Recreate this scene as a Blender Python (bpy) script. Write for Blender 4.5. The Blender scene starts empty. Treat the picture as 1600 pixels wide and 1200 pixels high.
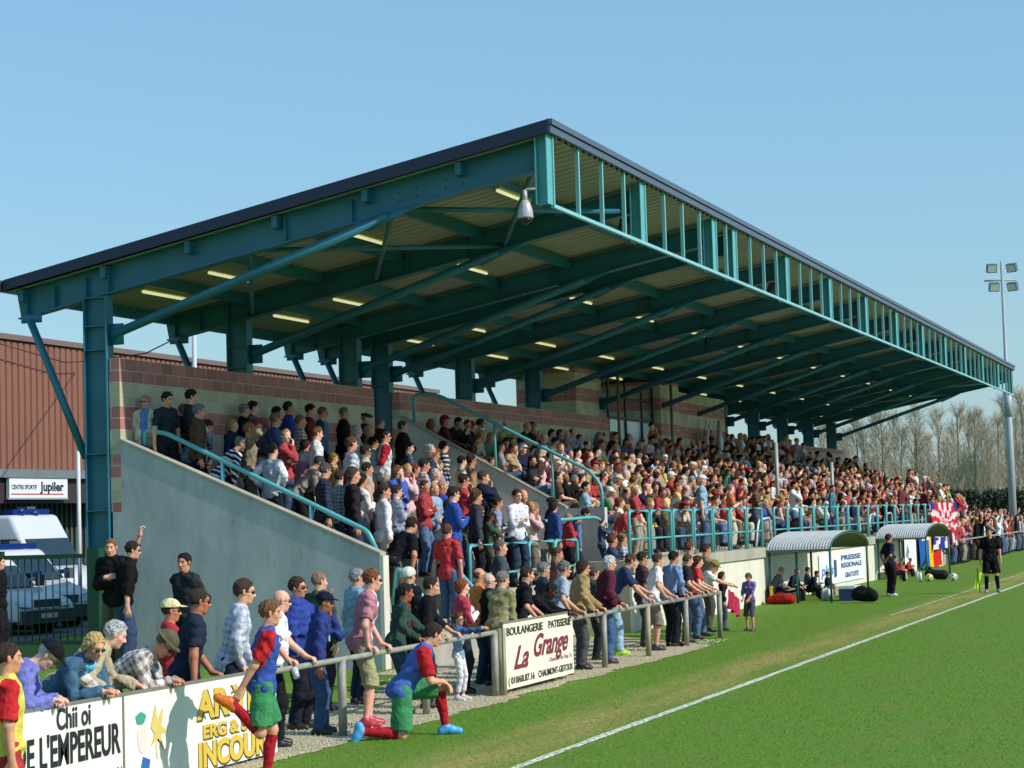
import bpy, math, random
import numpy as np
from mathutils import Vector, Matrix
R = math.radians
random.seed(7); rng = np.random.default_rng(7)
C = bpy.context.scene.collection
sc = bpy.context.scene
# ------------------------------------------------------------ camera, sky, sun, exposure
CAM = np.array([-29.256, -17.783, 2.30]); YAW, PIT, ROL, FPX = R(20.35), R(3.859), R(-1.717), 3135.0
_fw = np.array([math.cos(YAW)*math.cos(PIT), math.sin(YAW)*math.cos(PIT), math.sin(PIT)])
_rt = np.array([math.sin(YAW), -math.cos(YAW), 0.0]); _up = np.cross(_rt, _fw)
_r2 = math.cos(ROL)*_rt + math.sin(ROL)*_up; _u2 = -math.sin(ROL)*_rt + math.cos(ROL)*_up
cam = bpy.data.objects.new('camera', bpy.data.cameras.new('camera')); C.objects.link(cam)
cam.matrix_world = Matrix(((_r2[0], _u2[0], -_fw[0], CAM[0]), (_r2[1], _u2[1], -_fw[1], CAM[1]), (_r2[2], _u2[2], -_fw[2], CAM[2]), (0, 0, 0, 1)))
cam.data.sensor_width = 36; cam.data.lens = FPX/1600*36; cam.data.clip_end = 3000; cam.data.clip_start = 0.5
sc.camera = cam
SUN_EL, SUN_AZ = R(36), R(-93.5)          # direction towards the sun, azimuth measured from +X
sd = Vector((math.cos(SUN_AZ)*math.cos(SUN_EL), math.sin(SUN_AZ)*math.cos(SUN_EL), math.sin(SUN_EL)))
sun = bpy.data.objects.new('sun', bpy.data.lights.new('sun', 'SUN')); C.objects.link(sun)
sun.rotation_euler = sd.to_track_quat('Z', 'Y').to_euler(); sun.data.energy = 4.6; sun.data.angle = R(0.55); sun.data.color = (1.0, 0.945, 0.86)
W = bpy.data.worlds.new('World'); sc.world = W; W.use_nodes = True
nt = W.node_tree; bg = nt.nodes['Background']; sky = nt.nodes.new('ShaderNodeTexSky'); sky.sky_type = 'NISHITA'; sky.sun_disc = False
sky.sun_elevation = SUN_EL; sky.sun_rotation = math.pi/2 - SUN_AZ; sky.altitude = 0; sky.air_density = 1.5; sky.dust_density = .5; sky.ozone_density = 9.0
hz = nt.nodes.new('ShaderNodeMix'); hz.data_type = 'RGBA'; hz.inputs[0].default_value = .40; hz.inputs[7].default_value = (2.15, 4.25, 5.5, 1)   # thin even haze over the clear sky
nt.links.new(sky.outputs[0], hz.inputs[6]); nt.links.new(hz.outputs[2], bg.inputs[0]); bg.inputs[1].default_value = 0.15
sc.view_settings.view_transform = 'Standard'; sc.view_settings.look = 'None'; sc.view_settings.exposure = 0.0; sc.view_settings.gamma = 1.0
sc.cycles.max_bounces = 6; sc.cycles.diffuse_bounces = 3; sc.cycles.use_denoising = True

def ray(u, v): return _fw*FPX + _r2*(u-800) - _u2*(v-600)
def ony(u, v, y): d = ray(u, v); return CAM + d*(y-CAM[1])/d[1]
def onz(u, v, z=0.0): d = ray(u, v); return CAM + d*(z-CAM[2])/d[2]
def atd(u, v, dd): d = ray(u, v); return CAM + d*dd/FPX
def lin(h):
    if isinstance(h, str):
        h = h.lstrip('#'); h = tuple(int(h[i:i+2], 16)/255 for i in (0, 2, 4))
    return tuple((c/12.92 if c <= .04045 else ((c+.055)/1.055)**2.4) for c in h)

# ------------------------------------------------------------ tags
def tag(o, label=None, cat=None, group=None, kind=None):
    if label: o['label'] = label
    if cat: o['category'] = cat
    if group: o['group'] = group
    if kind: o['kind'] = kind
    return o
def empty(name, loc=(0, 0, 0), rz=0.0, s=1.0):
    o = bpy.data.objects.new(name, None); C.objects.link(o); o.location = loc; o.rotation_euler = (0, 0, rz); o.scale = (s, s, s); o.empty_display_size = .1
    return o
# ------------------------------------------------------------ materials
def newmat(name):
    m = bpy.data.materials.new(name); m.use_nodes = True
    return m, m.node_tree.nodes, m.node_tree.links, m.node_tree.nodes['Principled BSDF']
def N(ns, t, **kw):
    n = ns.new(t)
    for k, v in kw.items():
        if k in n.inputs: n.inputs[k].default_value = v
        else: setattr(n, k, v)
    return n
def mixc(ns, ls, fac, a, b, mode='MIX'):
    n = ns.new('ShaderNodeMix'); n.data_type = 'RGBA'; n.blend_type = mode
    for i, s in ((0, fac), (6, a), (7, b)):
        if hasattr(s, 'is_output'): ls.new(s, n.inputs[i])
        else: n.inputs[i].default_value = s if i == 0 else (*s[:3], 1)
    return n.outputs[2]
def ramp(ns, ls, src, p0, p1, c0=(0, 0, 0), c1=(1, 1, 1)):
    r = ns.new('ShaderNodeValToRGB'); r.color_ramp.elements[0].position = p0; r.color_ramp.elements[1].position = p1
    r.color_ramp.elements[0].color = (*c0, 1); r.color_ramp.elements[1].color = (*c1, 1); ls.new(src, r.inputs[0]); return r.outputs[0]
_mc = {}
def paint(name, col, rough=.5, metal=0.0, var=.12, scale=3.0, bump=.0, bscale=60.0, spec=.5):
    """a colour with faint procedural wear: noise in tone and roughness, optional bump"""
    key = (name, str(col))
    if key in _mc: return _mc[key]
    col = lin(col) if isinstance(col, str) else col
    m, ns, ls, b = newmat(name)
    tc = N(ns, 'ShaderNodeTexCoord'); no = N(ns, 'ShaderNodeTexNoise', Scale=scale, Detail=6.0, Roughness=.65); ls.new(tc.outputs['Object'], no.inputs['Vector'])
    c = mixc(ns, ls, ramp(ns, ls, no.outputs[0], .3, .75), tuple(x*(1-var) for x in col), tuple(min(1, x*(1+var)) for x in col))
    ls.new(c, b.inputs['Base Color']); b.inputs['Roughness'].default_value = rough; b.inputs['Metallic'].default_value = metal; b.inputs['Specular IOR Level'].default_value = spec
    if bump:
        n2 = N(ns, 'ShaderNodeTexNoise', Scale=bscale, Detail=4.0); ls.new(tc.outputs['Object'], n2.inputs['Vector'])
        bp = N(ns, 'ShaderNodeBump', Strength=bump, Distance=.02); ls.new(n2.outputs[0], bp.inputs['Height']); ls.new(bp.outputs[0], b.inputs['Normal'])
    _mc[key] = m; return m
def colmat(name, source, attr, rough, bump=0, bscale=200, sss=0, spec=.4, sheen=0):
    """base colour from a mesh colour attribute or an object property"""
    m, ns, ls, b = newmat(name); a = N(ns, 'ShaderNodeAttribute'); a.attribute_type = source; a.attribute_name = attr
    tc = N(ns, 'ShaderNodeTexCoord'); no = N(ns, 'ShaderNodeTexNoise', Scale=14.0, Detail=5.0); ls.new(tc.outputs['Object'], no.inputs['Vector'])
    if name.endswith('hair'): no.inputs['Scale'].default_value = 55.0; no.inputs['Detail'].default_value = 8.0
    lo_ = .45 if name.endswith('hair') else .82; hi_ = 1.7 if name.endswith('hair') else 1.1; v = ramp(ns, ls, no.outputs[0], .35, .68, (lo_,)*3, (hi_,)*3); ls.new(mixc(ns, ls, 1.0, a.outputs['Color'], v, 'MULTIPLY'), b.inputs['Base Color'])
    b.inputs['Roughness'].default_value = rough; b.inputs['Specular IOR Level'].default_value = spec; b.inputs['Sheen Weight'].default_value = sheen
    if sss: b.inputs['Subsurface Weight'].default_value = sss; b.inputs['Subsurface Scale'].default_value = .01
    if bump:
        n2 = N(ns, 'ShaderNodeTexNoise', Scale=bscale, Detail=3.0); ls.new(tc.outputs['Object'], n2.inputs['Vector'])
        bp = N(ns, 'ShaderNodeBump', Strength=bump, Distance=.03); ls.new(n2.outputs[0], bp.inputs['Height']); ls.new(bp.outputs[0], b.inputs['Normal'])
    return m
M_SKIN = colmat('skin', 'GEOMETRY', 'Col', .5, spec=.35)
M_CLOTH = colmat('cloth', 'GEOMETRY', 'Col', .9, bump=.9, bscale=17, spec=.15)
M_HAIR = colmat('hair', 'GEOMETRY', 'Col', .6, bump=.7, bscale=140, spec=.3)
M_SHOE = colmat('shoe_leather', 'GEOMETRY', 'Col', .45, spec=.5)
F_SKIN = colmat('crowd_skin', 'OBJECT', 'skin', .5, spec=.35); F_TOP = colmat('crowd_top', 'OBJECT', 'top', .9, bump=.9, bscale=14, spec=.15)
F_LEG = colmat('crowd_trousers', 'OBJECT', 'legs', .85, spec=.2); F_HAIR = colmat('crowd_hair', 'OBJECT', 'hair', .6, bump=.6, bscale=90, spec=.3); F_SHOE = colmat('crowd_shoe', 'OBJECT', 'shoes', .5)
# ------------------------------------------------------------ mesh helpers
def mesh_np(name, V, Q, mats, col=None, smooth=True, mi=None, tri=False):
    me = bpy.data.meshes.new(name); k = 3 if tri else 4; n = len(Q)
    me.vertices.add(len(V)); me.vertices.foreach_set('co', np.asarray(V, np.float32).ravel())
    me.loops.add(n*k); me.loops.foreach_set('vertex_index', np.asarray(Q, np.int32).ravel())
    me.polygons.add(n); me.polygons.foreach_set('loop_start', np.arange(0, n*k, k, dtype=np.int32)); me.polygons.foreach_set('loop_total', np.full(n, k, np.int32))
    if smooth: me.polygons.foreach_set('use_smooth', np.ones(n, bool))
    for m in (mats if isinstance(mats, (list, tuple)) else [mats]): me.materials.append(m)
    if mi is not None: me.polygons.foreach_set('material_index', np.asarray(mi, np.int32))
    me.update(calc_edges=True)
    if col is not None:
        a = me.color_attributes.new('Col', 'FLOAT_COLOR', 'POINT'); cc = np.ones((len(V), 4), np.float32); cc[:, :3] = col; a.data.foreach_set('color', cc.ravel())
    return me
def link(name, me, parent=None, loc=None):
    o = bpy.data.objects.new(name, me); C.objects.link(o)
    if parent: o.parent = parent
    if loc is not None: o.location = loc
    return o
class MB:
    """collects boxes, beams and tubes into one mesh"""
    def __init__(s): s.v = []; s.f = []; s.m = []
    def add(s, vs, fs, mi=0):
        o = len(s.v); s.v += [tuple(map(float, p)) for p in vs]; s.f += [tuple(o+i for i in f) for f in fs]; s.m += [mi]*len(fs); return s
    def box(s, x0, x1, y0, y1, z0, z1, mi=0):
        return s.hexa([(x0, y0, z0), (x1, y0, z0), (x1, y1, z0), (x0, y1, z0), (x0, y0, z1), (x1, y0, z1), (x1, y1, z1), (x0, y1, z1)], mi)
    def hexa(s, p, mi=0): return s.add(p, [(3, 2, 1, 0), (4, 5, 6, 7), (0, 1, 5, 4), (1, 2, 6, 5), (2, 3, 7, 6), (3, 0, 4, 7)], mi)
    def beam(s, a, b, w, h, up=(0, 0, 1), mi=0, off=(0, 0)):
        a, b = np.array(a, float), np.array(b, float); d = b-a; d /= np.linalg.norm(d); sd_ = np.cross(d, up); sd_ /= np.linalg.norm(sd_); u = np.cross(sd_, d)
        P = []
        for q in (a, b):
            q = q+sd_*off[0]+u*off[1]
            P += [q-sd_*w/2-u*h/2, q+sd_*w/2-u*h/2, q+sd_*w/2+u*h/2, q-sd_*w/2+u*h/2]
        return s.add(P, [(0, 1, 2, 3), (7, 6, 5, 4), (0, 4, 5, 1), (1, 5, 6, 2), (2, 6, 7, 3), (3, 7, 4, 0)], mi)
    def ibeam(s, a, b, w, h, t=.02, up=(0, 0, 1), mi=0):
        s.beam(a, b, w, t, up, mi, (0, h/2-t/2)); s.beam(a, b, w, t, up, mi, (0, -h/2+t/2)); return s.beam(a, b, t*.7, h-2*t-.001, up, mi)
    def tube(s, pts, r, n=10, mi=0, cap=True):
        pts = [np.array(p, float) for p in pts]; rs = r if isinstance(r, (list, tuple)) else [r]*len(pts); ref = None; o = len(s.v); vs = []; fs = []
        for i, p in enumerate(pts):
            d = pts[min(i+1, len(pts)-1)]-pts[max(i-1, 0)]; d = d/(np.linalg.norm(d)+1e-9)
            if ref is None: ref = np.array([0, 0, 1.0]) if abs(d[2]) < .9 else np.array([1.0, 0, 0])
            x = np.cross(d, ref); x /= np.linalg.norm(x)+1e-9; y = np.cross(d, x); ref = -y if False else ref
            vs += [p+rs[i]*(x*math.cos(2*math.pi*k/n)+y*math.sin(2*math.pi*k/n)) for k in range(n)]
        for i in range(len(pts)-1): fs += [(i*n+k, i*n+(k+1) % n, (i+1)*n+(k+1) % n, (i+1)*n+k) for k in range(n)]
        if cap: fs += [tuple(range(n))[::-1], tuple(range((len(pts)-1)*n, len(pts)*n))]
        return s.add(vs, fs, mi)
    def prism(s, prof, ax, a, b, mi=0):
        """polygon profile in the plane across axis ax, extruded from a to b"""
        def P(q, t): return {0: (t, q[0], q[1]), 1: (q[0], t, q[1]), 2: (q[0], q[1], t)}[ax]
        n = len(prof); return s.add([P(q, a) for q in prof]+[P(q, b) for q in prof], [tuple(range(n))[::-1], tuple(range(n, 2*n))]+[(k, (k+1) % n, n+(k+1) % n, n+k) for k in range(n)], mi)
    def mesh(s, name, mats, smooth=False):
        me = bpy.data.meshes.new(name); me.from_pydata(s.v, [], s.f)
        for m in (mats if isinstance(mats, (list, tuple)) else [mats]): me.materials.append(m)
        me.polygons.foreach_set('material_index', s.m)
        if smooth: me.polygons.foreach_set('use_smooth', [len(f) <= 4 for f in s.f])
        me.update(); import bmesh
        bm = bmesh.new(); bm.from_mesh(me); bmesh.ops.recalc_face_normals(bm, faces=bm.faces); bm.to_mesh(me); bm.free(); return me
    def build(s, name, mats, parent=None, smooth=False, loc=None): return link(name, s.mesh(name, mats, smooth), parent, loc)
def arc(cx, cz, r, a0, a1, n=8): return [(cx+r*math.cos(R(a0+(a1-a0)*i/n)), cz+r*math.sin(R(a0+(a1-a0)*i/n))) for i in range(n+1)]
def text(s, size, loc, mat, parent, name='lettering', bold=0.0, shear=0.0, sx=1.0, fit=None):
    """raised lettering as a mesh; fit = width in metres it should fill"""
    cu = bpy.data.curves.new(name, 'FONT'); cu.body = s; cu.size = size; cu.offset = bold; cu.shear = shear; cu.extrude = .002; cu.resolution_u = 4
    t = bpy.data.objects.new('t', cu); C.objects.link(t); bpy.context.view_layer.update(); me = bpy.data.meshes.new_from_object(t.evaluated_get(bpy.context.evaluated_depsgraph_get())); bpy.data.objects.remove(t); me.materials.clear(); me.materials.append(mat); me.name = name
    xs = [v.co.x for v in me.vertices]
    if fit: sx = fit/(max(xs)-min(xs))
    o = bpy.data.objects.new(name, me); C.objects.link(o); o.parent = parent; o.location = (loc[0]-(min(xs)*sx if fit else 0), loc[1], loc[2]); o.rotation_euler = (R(90), 0, 0); o.scale = (sx, 1, 1); return o
# ------------------------------------------------------------ people: smooth implicit bodies
class Fld:
    def __init__(s, prims, cell, pad=.03):
        lo = np.min([p['lo'] for p in prims], 0)-pad; hi = np.max([p['hi'] for p in prims], 0)+pad
        s.lo = lo; s.c = cell; s.n = np.ceil((hi-lo)/cell).astype(int)+1; s.F = np.full(s.n, .5, np.float32)
        s.ax = [lo[i]+cell*np.arange(s.n[i]) for i in range(3)]
        for p in prims: s.add(p)
    def add(s, p):
        k = p.get('k', .02); m = k+2*s.c
        a = np.maximum(np.floor((p['lo']-m-s.lo)/s.c).astype(int), 0); b = np.minimum(np.ceil((p['hi']+m-s.lo)/s.c).astype(int)+1, s.n)
        if (b <= a).any(): return
        sl = tuple(slice(a[i], b[i]) for i in range(3))
        X = s.ax[0][a[0]:b[0], None, None]; Y = s.ax[1][None, a[1]:b[1], None]; Z = s.ax[2][None, None, a[2]:b[2]]
        d = p['f'](X, Y, Z).astype(np.float32); f = s.F[sl]
        if p.get('sub'):
            h = np.maximum(k-np.abs(f+d), 0)/max(k, 1e-6); s.F[sl] = np.maximum(f, -d)+h*h*k*.25; return
        h = np.maximum(k-np.abs(f-d), 0)/max(k, 1e-6); s.F[sl] = np.minimum(f, d)-h*h*k*.25
    def grid(s): return s.ax[0][:, None, None], s.ax[1][None, :, None], s.ax[2][None, None, :]
    def cut(s, pt, n, jag=0):          # keep the side the normal points away from
        X, Y, Z = s.grid(); n = np.array(n, float); n /= np.linalg.norm(n)
        if jag: pt = np.array(pt, float); X = X+jag*np.sin(Y*150+Z*60)+jag*np.sin(Z*190+X*40); Z = Z+jag*np.sin(X*130+Y*170)
        s.F = np.maximum(s.F, ((X-pt[0])*n[0]+(Y-pt[1])*n[1]+(Z-pt[2])*n[2]).astype(np.float32))
    def ripple(s, amp, fr, seed):
        g = np.random.default_rng(seed); X, Y, Z = s.grid(); w = 0
        for i in range(5):
            d = g.normal(size=3); d /= np.linalg.norm(d); w = w+np.sin((X*d[0]+Y*d[1]+Z*d[2])*fr*g.uniform(.6, 1.6)+g.uniform(0, 6.3)+1.5*np.sin(Z*fr*.5+i))
        s.F = s.F+(amp*.5*w).astype(np.float32)
    def net(s):
        F = s.F; S = F < 0; n = F.shape
        cnt = np.zeros((n[0]-1, n[1]-1, n[2]-1), np.int8); cor = [(i, j, k) for i in (0, 1) for j in (0, 1) for k in (0, 1)]
        for i, j, k in cor: cnt += S[i:n[0]-1+i, j:n[1]-1+j, k:n[2]-1+k]
        mask = (cnt > 0) & (cnt < 8); I = np.argwhere(mask); idx = np.full(mask.shape, -1, np.int32); idx[mask] = np.arange(len(I))
        vals = np.stack([F[I[:, 0]+i, I[:, 1]+j, I[:, 2]+k] for i, j, k in cor], 1); co = np.array(cor, float); P = np.zeros((len(I), 3)); cn = np.zeros(len(I))
        for a in range(8):
            for b in range(a+1, 8):
                if np.abs(co[a]-co[b]).sum() != 1: continue
                va, vb = vals[:, a], vals[:, b]; x = (va < 0) != (vb < 0); t = np.where(x, va/np.where(x, va-vb, 1), 0)
                P[x] += (co[a]+(co[b]-co[a])*t[:, None])[x]; cn += x
        V = s.lo+(I+P/cn[:, None])*s.c; Q = []
        for ax in range(3):
            b, c_ = [(1, 2), (2, 0), (0, 1)][ax]
            sa = [slice(1, -1)]*3; sb = [slice(1, -1)]*3; sa[ax] = slice(0, -1); sb[ax] = slice(1, None)
            A, B = S[tuple(sa)], S[tuple(sb)]; G = np.argwhere(A != B)
            if not len(G): continue
            ins = A[tuple(G.T)]; g = G+1; g[:, ax] -= 1
            def cell(db, dc): q = g.copy(); q[:, b] += db; q[:, c_] += dc; return idx[tuple(q.T)]
            q = np.stack([cell(-1, -1), cell(0, -1), cell(0, 0), cell(-1, 0)], 1); q[~ins] = q[~ins][:, ::-1]; Q.append(q)
        return V, np.concatenate(Q) if Q else np.zeros((0, 4), int)
def pc(a, b, r1, r2, k=.02, flat=False, sub=False):
    a, b = np.array(a, float), np.array(b, float); ab = b-a; L2 = ab@ab+1e-9; rm = max(r1, r2); L = math.sqrt(L2); n = ab/L
    def f(X, Y, Z):
        dx, dy, dz = X-a[0], Y-a[1], Z-a[2]; t = np.clip((dx*ab[0]+dy*ab[1]+dz*ab[2])/L2, 0, 1)
        d = np.sqrt((dx-ab[0]*t)**2+(dy-ab[1]*t)**2+(dz-ab[2]*t)**2)-(r1+(r2-r1)*t)
        return np.maximum(d, (X-b[0])*n[0]+(Y-b[1])*n[1]+(Z-b[2])*n[2]) if flat else d
    return dict(f=f, lo=np.minimum(a, b)-rm, hi=np.maximum(a, b)+rm, k=k, sub=sub)
def pe(c, r, M=None, k=.02, sub=False):
    c, r = np.array(c, float), np.array(r, float); M = np.eye(3) if M is None else M; e = np.sqrt(((M*r)**2).sum(1))
    def f(X, Y, Z):
        dx, dy, dz = X-c[0], Y-c[1], Z-c[2]; q = [dx*M[0, i]+dy*M[1, i]+dz*M[2, i] for i in range(3)]
        k0 = np.sqrt(sum((q[i]/r[i])**2 for i in range(3))); k1 = np.sqrt(sum((q[i]/r[i]**2)**2 for i in range(3)))+1e-6
        return k0*(k0-1)/k1
    return dict(f=f, lo=c-e, hi=c+e, k=k, sub=sub)
def nrm(v): v = np.array(v, float); return v/(np.linalg.norm(v)+1e-9)
def ik(a, t, l1, l2, hint):
    a, t = np.array(a, float), np.array(t, float); d = t-a; L = np.linalg.norm(d); mx = (l1+l2)*.995
    if L > mx: t = a+d/L*mx; d = t-a; L = mx
    L = max(L, abs(l1-l2)+.02); u = d/np.linalg.norm(d); x = (l1*l1-l2*l2+L*L)/(2*L); h = math.sqrt(max(l1*l1-x*x, 0)); p = np.array(hint, float); p = p-u*(p@u)
    return a+u*x+nrm(p)*h, t
HND = {  # hand presets, left hand (y>0 side); right mirrored:  wrist, finger direction, palm normal, curl
 'side': ((.02, .27, .80), (0.15, 0, -1), (0, -1, 0), .5), 'pocket': ((.07, .20, .93), (.3, -.3, -1), (-1, 0, 0), .3), 'lapel': ((.17, .07, 1.25), (.1, -.6, .7), (-1, 0, 0), 1.2),
 'cross': ((.185, -.04, 1.15), (-.35, -1, .1), (-1, 0, 0), .8), 'cross2': ((.225, -.02, 1.20), (-.5, -1, .15), (-1, 0, 0), .8), 'clap': ((.30, .045, 1.22), (.5, -.1, .8), (0, -1, 0), .2), 'chin': ((.15, .05, 1.42), (.1, -.2, .9), (-1, 0, 0), 1.1),
 'shade': ((.14, .12, 1.60), (.1, -1, .25), (0, 0, -1), .15), 'fist': ((.20, .24, 1.80), (.1, 0, 1), (1, 0, 0), 1.7), 'wave': ((.32, .22, 1.42), (.2, 0, 1), (1, 0, 0), .3), 'hip': ((.02, .21, 1.0), (.6, -.6, -.4), (0, -1, 0), .5), 'back': ((-.17, .05, .98), (0, -1, -.3), (1, 0, 0), .6),
 'point': ((.5, .15, 1.35), (1, 0, .1), (0, -1, 0), .9), 'up': ((.1, .26, 1.95), (0, 0, 1), (1, 0, 0), .3), 'up2': ((.12, .14, 1.8), (0, -.5, 1), (1, 0, 0), .4),
 'lap': ((.36, .09, .60), (.8, -.4, -.2), (0, 0, -1), .4), 'lap2': ((.24, .04, .60), (.3, -1, 0), (0, 0, -1), .5), 'knee': ((.46, .11, .56), (.9, -.1, -.4), (0, 0, -1), .5), 'scross': ((.19, -.05, .72), (0, -1, .15), (-1, 0, 0), .5), 'scross2': ((.22, -.05, .76), (0, -1, .2), (-1, 0, 0), .5),
 'sclap': ((.30, .04, .85), (.5, -.1, .8), (0, -1, 0), .2), 'sshade': ((.16, .12, 1.12), (.1, -1, .2), (0, 0, -1), .15), 'schin': ((.24, .05, .93), (-.1, -.2, .9), (-1, 0, 0), 1.1), 'sup': ((.1, .28, 1.42), (0, 0, 1), (1, 0, 0), .3),
}
POSE = {
 'stand': {}, 'crossed': dict(H=('cross', 'cross2')), 'pockets': dict(H=('pocket', 'pocket')), 'clap': dict(H=('clap', 'clap')), 'shade': dict(H=('side', 'shade')), 'hips': dict(H=('hip', 'hip')), 'chin': dict(H=('cross', 'chin')),
 'back': dict(H=('back', 'back')), 'cheer': dict(H=('up', 'up2')), 'phone': dict(H=('cross', 'chin')),
 'sit': dict(S=1, H=('lap', 'lap')), 'sitlean': dict(S=1, lean=32, H=('knee', 'knee')), 'sitcross': dict(S=1, lean=5, H=('scross', 'scross2')), 'sitclap': dict(S=1, lean=12, H=('sclap', 'sclap')), 'sitshade': dict(S=1, H=('lap2', 'sshade')), 'sitchin': dict(S=1, lean=24, H=('lap2', 'schin')), 'situp': dict(S=1, H=('lap', 'sup')),
}
def rotz(a): c, s = math.cos(a), math.sin(a); return np.array([[c, -s, 0], [s, c, 0], [0, 0, 1.0]])
def roty(a): c, s = math.cos(a), math.sin(a); return np.array([[c, 0, s], [0, 1.0, 0], [-s, 0, c]])   # positive tips +Z towards +X
def rotx(a): c, s = math.cos(a), math.sin(a); return np.array([[1.0, 0, 0], [0, c, -s], [0, s, c]])
def skel(pose='stand', lean=None, hy=0, hp=0, twist=0, H=None, feet=None, pz=None, px=None, roll=0, S=None, hint=None, khint=None, toes=None):
    d = dict(POSE.get(pose, {})); S = d.get('S', 0) if S is None else S; lean = d.get('lean', 6 if S else 2) if lean is None else lean; H = H or d.get('H', ('side', 'side')); T = rotx(R(roll))@roty(R(lean))
    j = {'S': S, 'T': T}; pz = (.47 if S else .945) if pz is None else pz; px = (0 if S else -.22*math.sin(R(lean))) if px is None else px
    P = np.array([px, 0, pz]); u = T[:, 2]; Tt = T@rotz(R(twist)); l = Tt[:, 1]; f = Tt[:, 0]; j.update(P=P, u=u, Tt=Tt)
    j['N'] = P+u*.50-f*.01; nl = R(lean)*.45; Hr = rotz(R(hy))@roty(nl+R(hp)); j['Hr'] = Hr
    nd = nrm(u*.5+Hr[:, 2]*.5); j['Hc'] = j['N']+nd*.155+Hr[:, 0]*.02
    j['sh'] = [P+u*.43+l*s*.172 for s in (1, -1)]; j['hip'] = [P+np.array([0, s*.09, -.03]) for s in (1, -1)]
    j['arm'] = []; j['hand'] = []
    for i, s in enumerate((1, -1)):
        h = H[i]
        if isinstance(h, str): h = HND[h]; w = np.array(h[0])*(1, s, 1); fd = np.array(h[1])*(1, s, 1); pn = np.array(h[2])*(1, s, 1); cu = h[3]
        else: w, fd, pn, cu = np.array(h[0], float), np.array(h[1], float), np.array(h[2], float), h[3]
        hi = np.array((-.35, s*.75, -.8)) if not hint or hint[i] is None else np.array(hint[i], float)
        e, w = ik(j['sh'][i], w, .285, .255, hi); j['arm'].append((e, w)); j['hand'].append((nrm(fd), nrm(pn), cu))
    if feet is None: feet = [(.46, .12, .08), (.44, -.12, .08)] if S else [(.03, .11, .08), (-.02, -.11, .08)]
    toes = toes or [(1, .15, 0), (1, -.15, 0)]; j['leg'] = []
    for i in (0, 1):
        kh = (1, .12*(1, -1)[i], .9 if S else .05) if not khint or khint[i] is None else khint[i]
        k_, a = ik(j['hip'][i], feet[i], .43, .42, kh); j['leg'].append((k_, a, nrm(toes[i])))
    return j
def head_top(j): return j['Hc']+j['Hr']@np.array([-.01, 0, .128])
def torso(j, b, o, belly=0, sex='m'):
    P, u, T = j['P'], j['u'], j['Tt']; w = b; hw = 1.05 if sex == 'f' else 1; sw = .9 if sex == 'f' else 1
    L = [pe(P, (.108*w+o, .16*w*hw+o, .12+o), j['T'], .05), pe(P+u*.17, (.098*w+o, .135*w*(.93 if sex == 'f' else 1)+o, .15+o), T, .05), pe(P+u*.33, (.112*w+o, .158*w*sw+o, .16+o), T, .05)]
    if belly: L.append(pe(P+u*.13+T[:, 0]*.05*belly, (.11+.04*belly+o, .14*w+o, .14+o), T, .06))
    if sex == 'f': L += [pe(P+u*.32+T[:, 0]*.085+T[:, 1]*s*.065, (.055+o, .058+o, .06+o), T, .03) for s in (1, -1)]
    a = [j['sh'][i]+(j['N']-j['sh'][i])*.12 for i in (0, 1)]
    L += [pc(a[0], a[1], .052*w+o, .052*w+o, .04), pc(j['N']-u*.02, a[0], .052+o, .045+o, .04), pc(j['N']-u*.02, a[1], .052+o, .045+o, .04)]
    return L
def armp(j, i, o, t=2.0, b=1, flat=False, loose=0):
    s, (e, w) = j['sh'][i], j['arm'][i]; L = []
    if t <= 1: return [pc(s, s+(e-s)*t, .054*b+o, .046*b+o+loose, .03, flat)]
    L.append(pc(s, e, .054*b+o, .043*b+o+loose*.5, .03)); tt = min(t-1, 1); L.append(pc(e, e+(w-e)*tt, .043*b+o+loose*.5, .043*b+(.028-.043)*tt*b+o+loose, .02, flat)); return L
def legp(j, i, o, t=2.0, b=1, flat=False, loose=0):
    h, (k, a, _) = j['hip'][i], j['leg'][i]; L = []
    if t <= 1: return [pc(h, h+(k-h)*t, .088*b+o, .088*b+(.06-.088)*b*t+o+loose, .03, flat)]
    L.append(pc(h, k, .088*b+o, .058*b+o+loose*.4, .03)); tt = min(t-1, 1); L.append(pc(k, k+(a-k)*tt, .056*b+o+loose*.4, .056*b+(.036-.056)*tt*b+o+loose, .02, flat))
    if o < .01: m = k+(a-k)*.32; L.append(pc(m-nrm(j['leg'][i][2])*.018, m+(a-m)*.3-nrm(j['leg'][i][2])*.01, .045*b, .035*b, .02))
    return L
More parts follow.
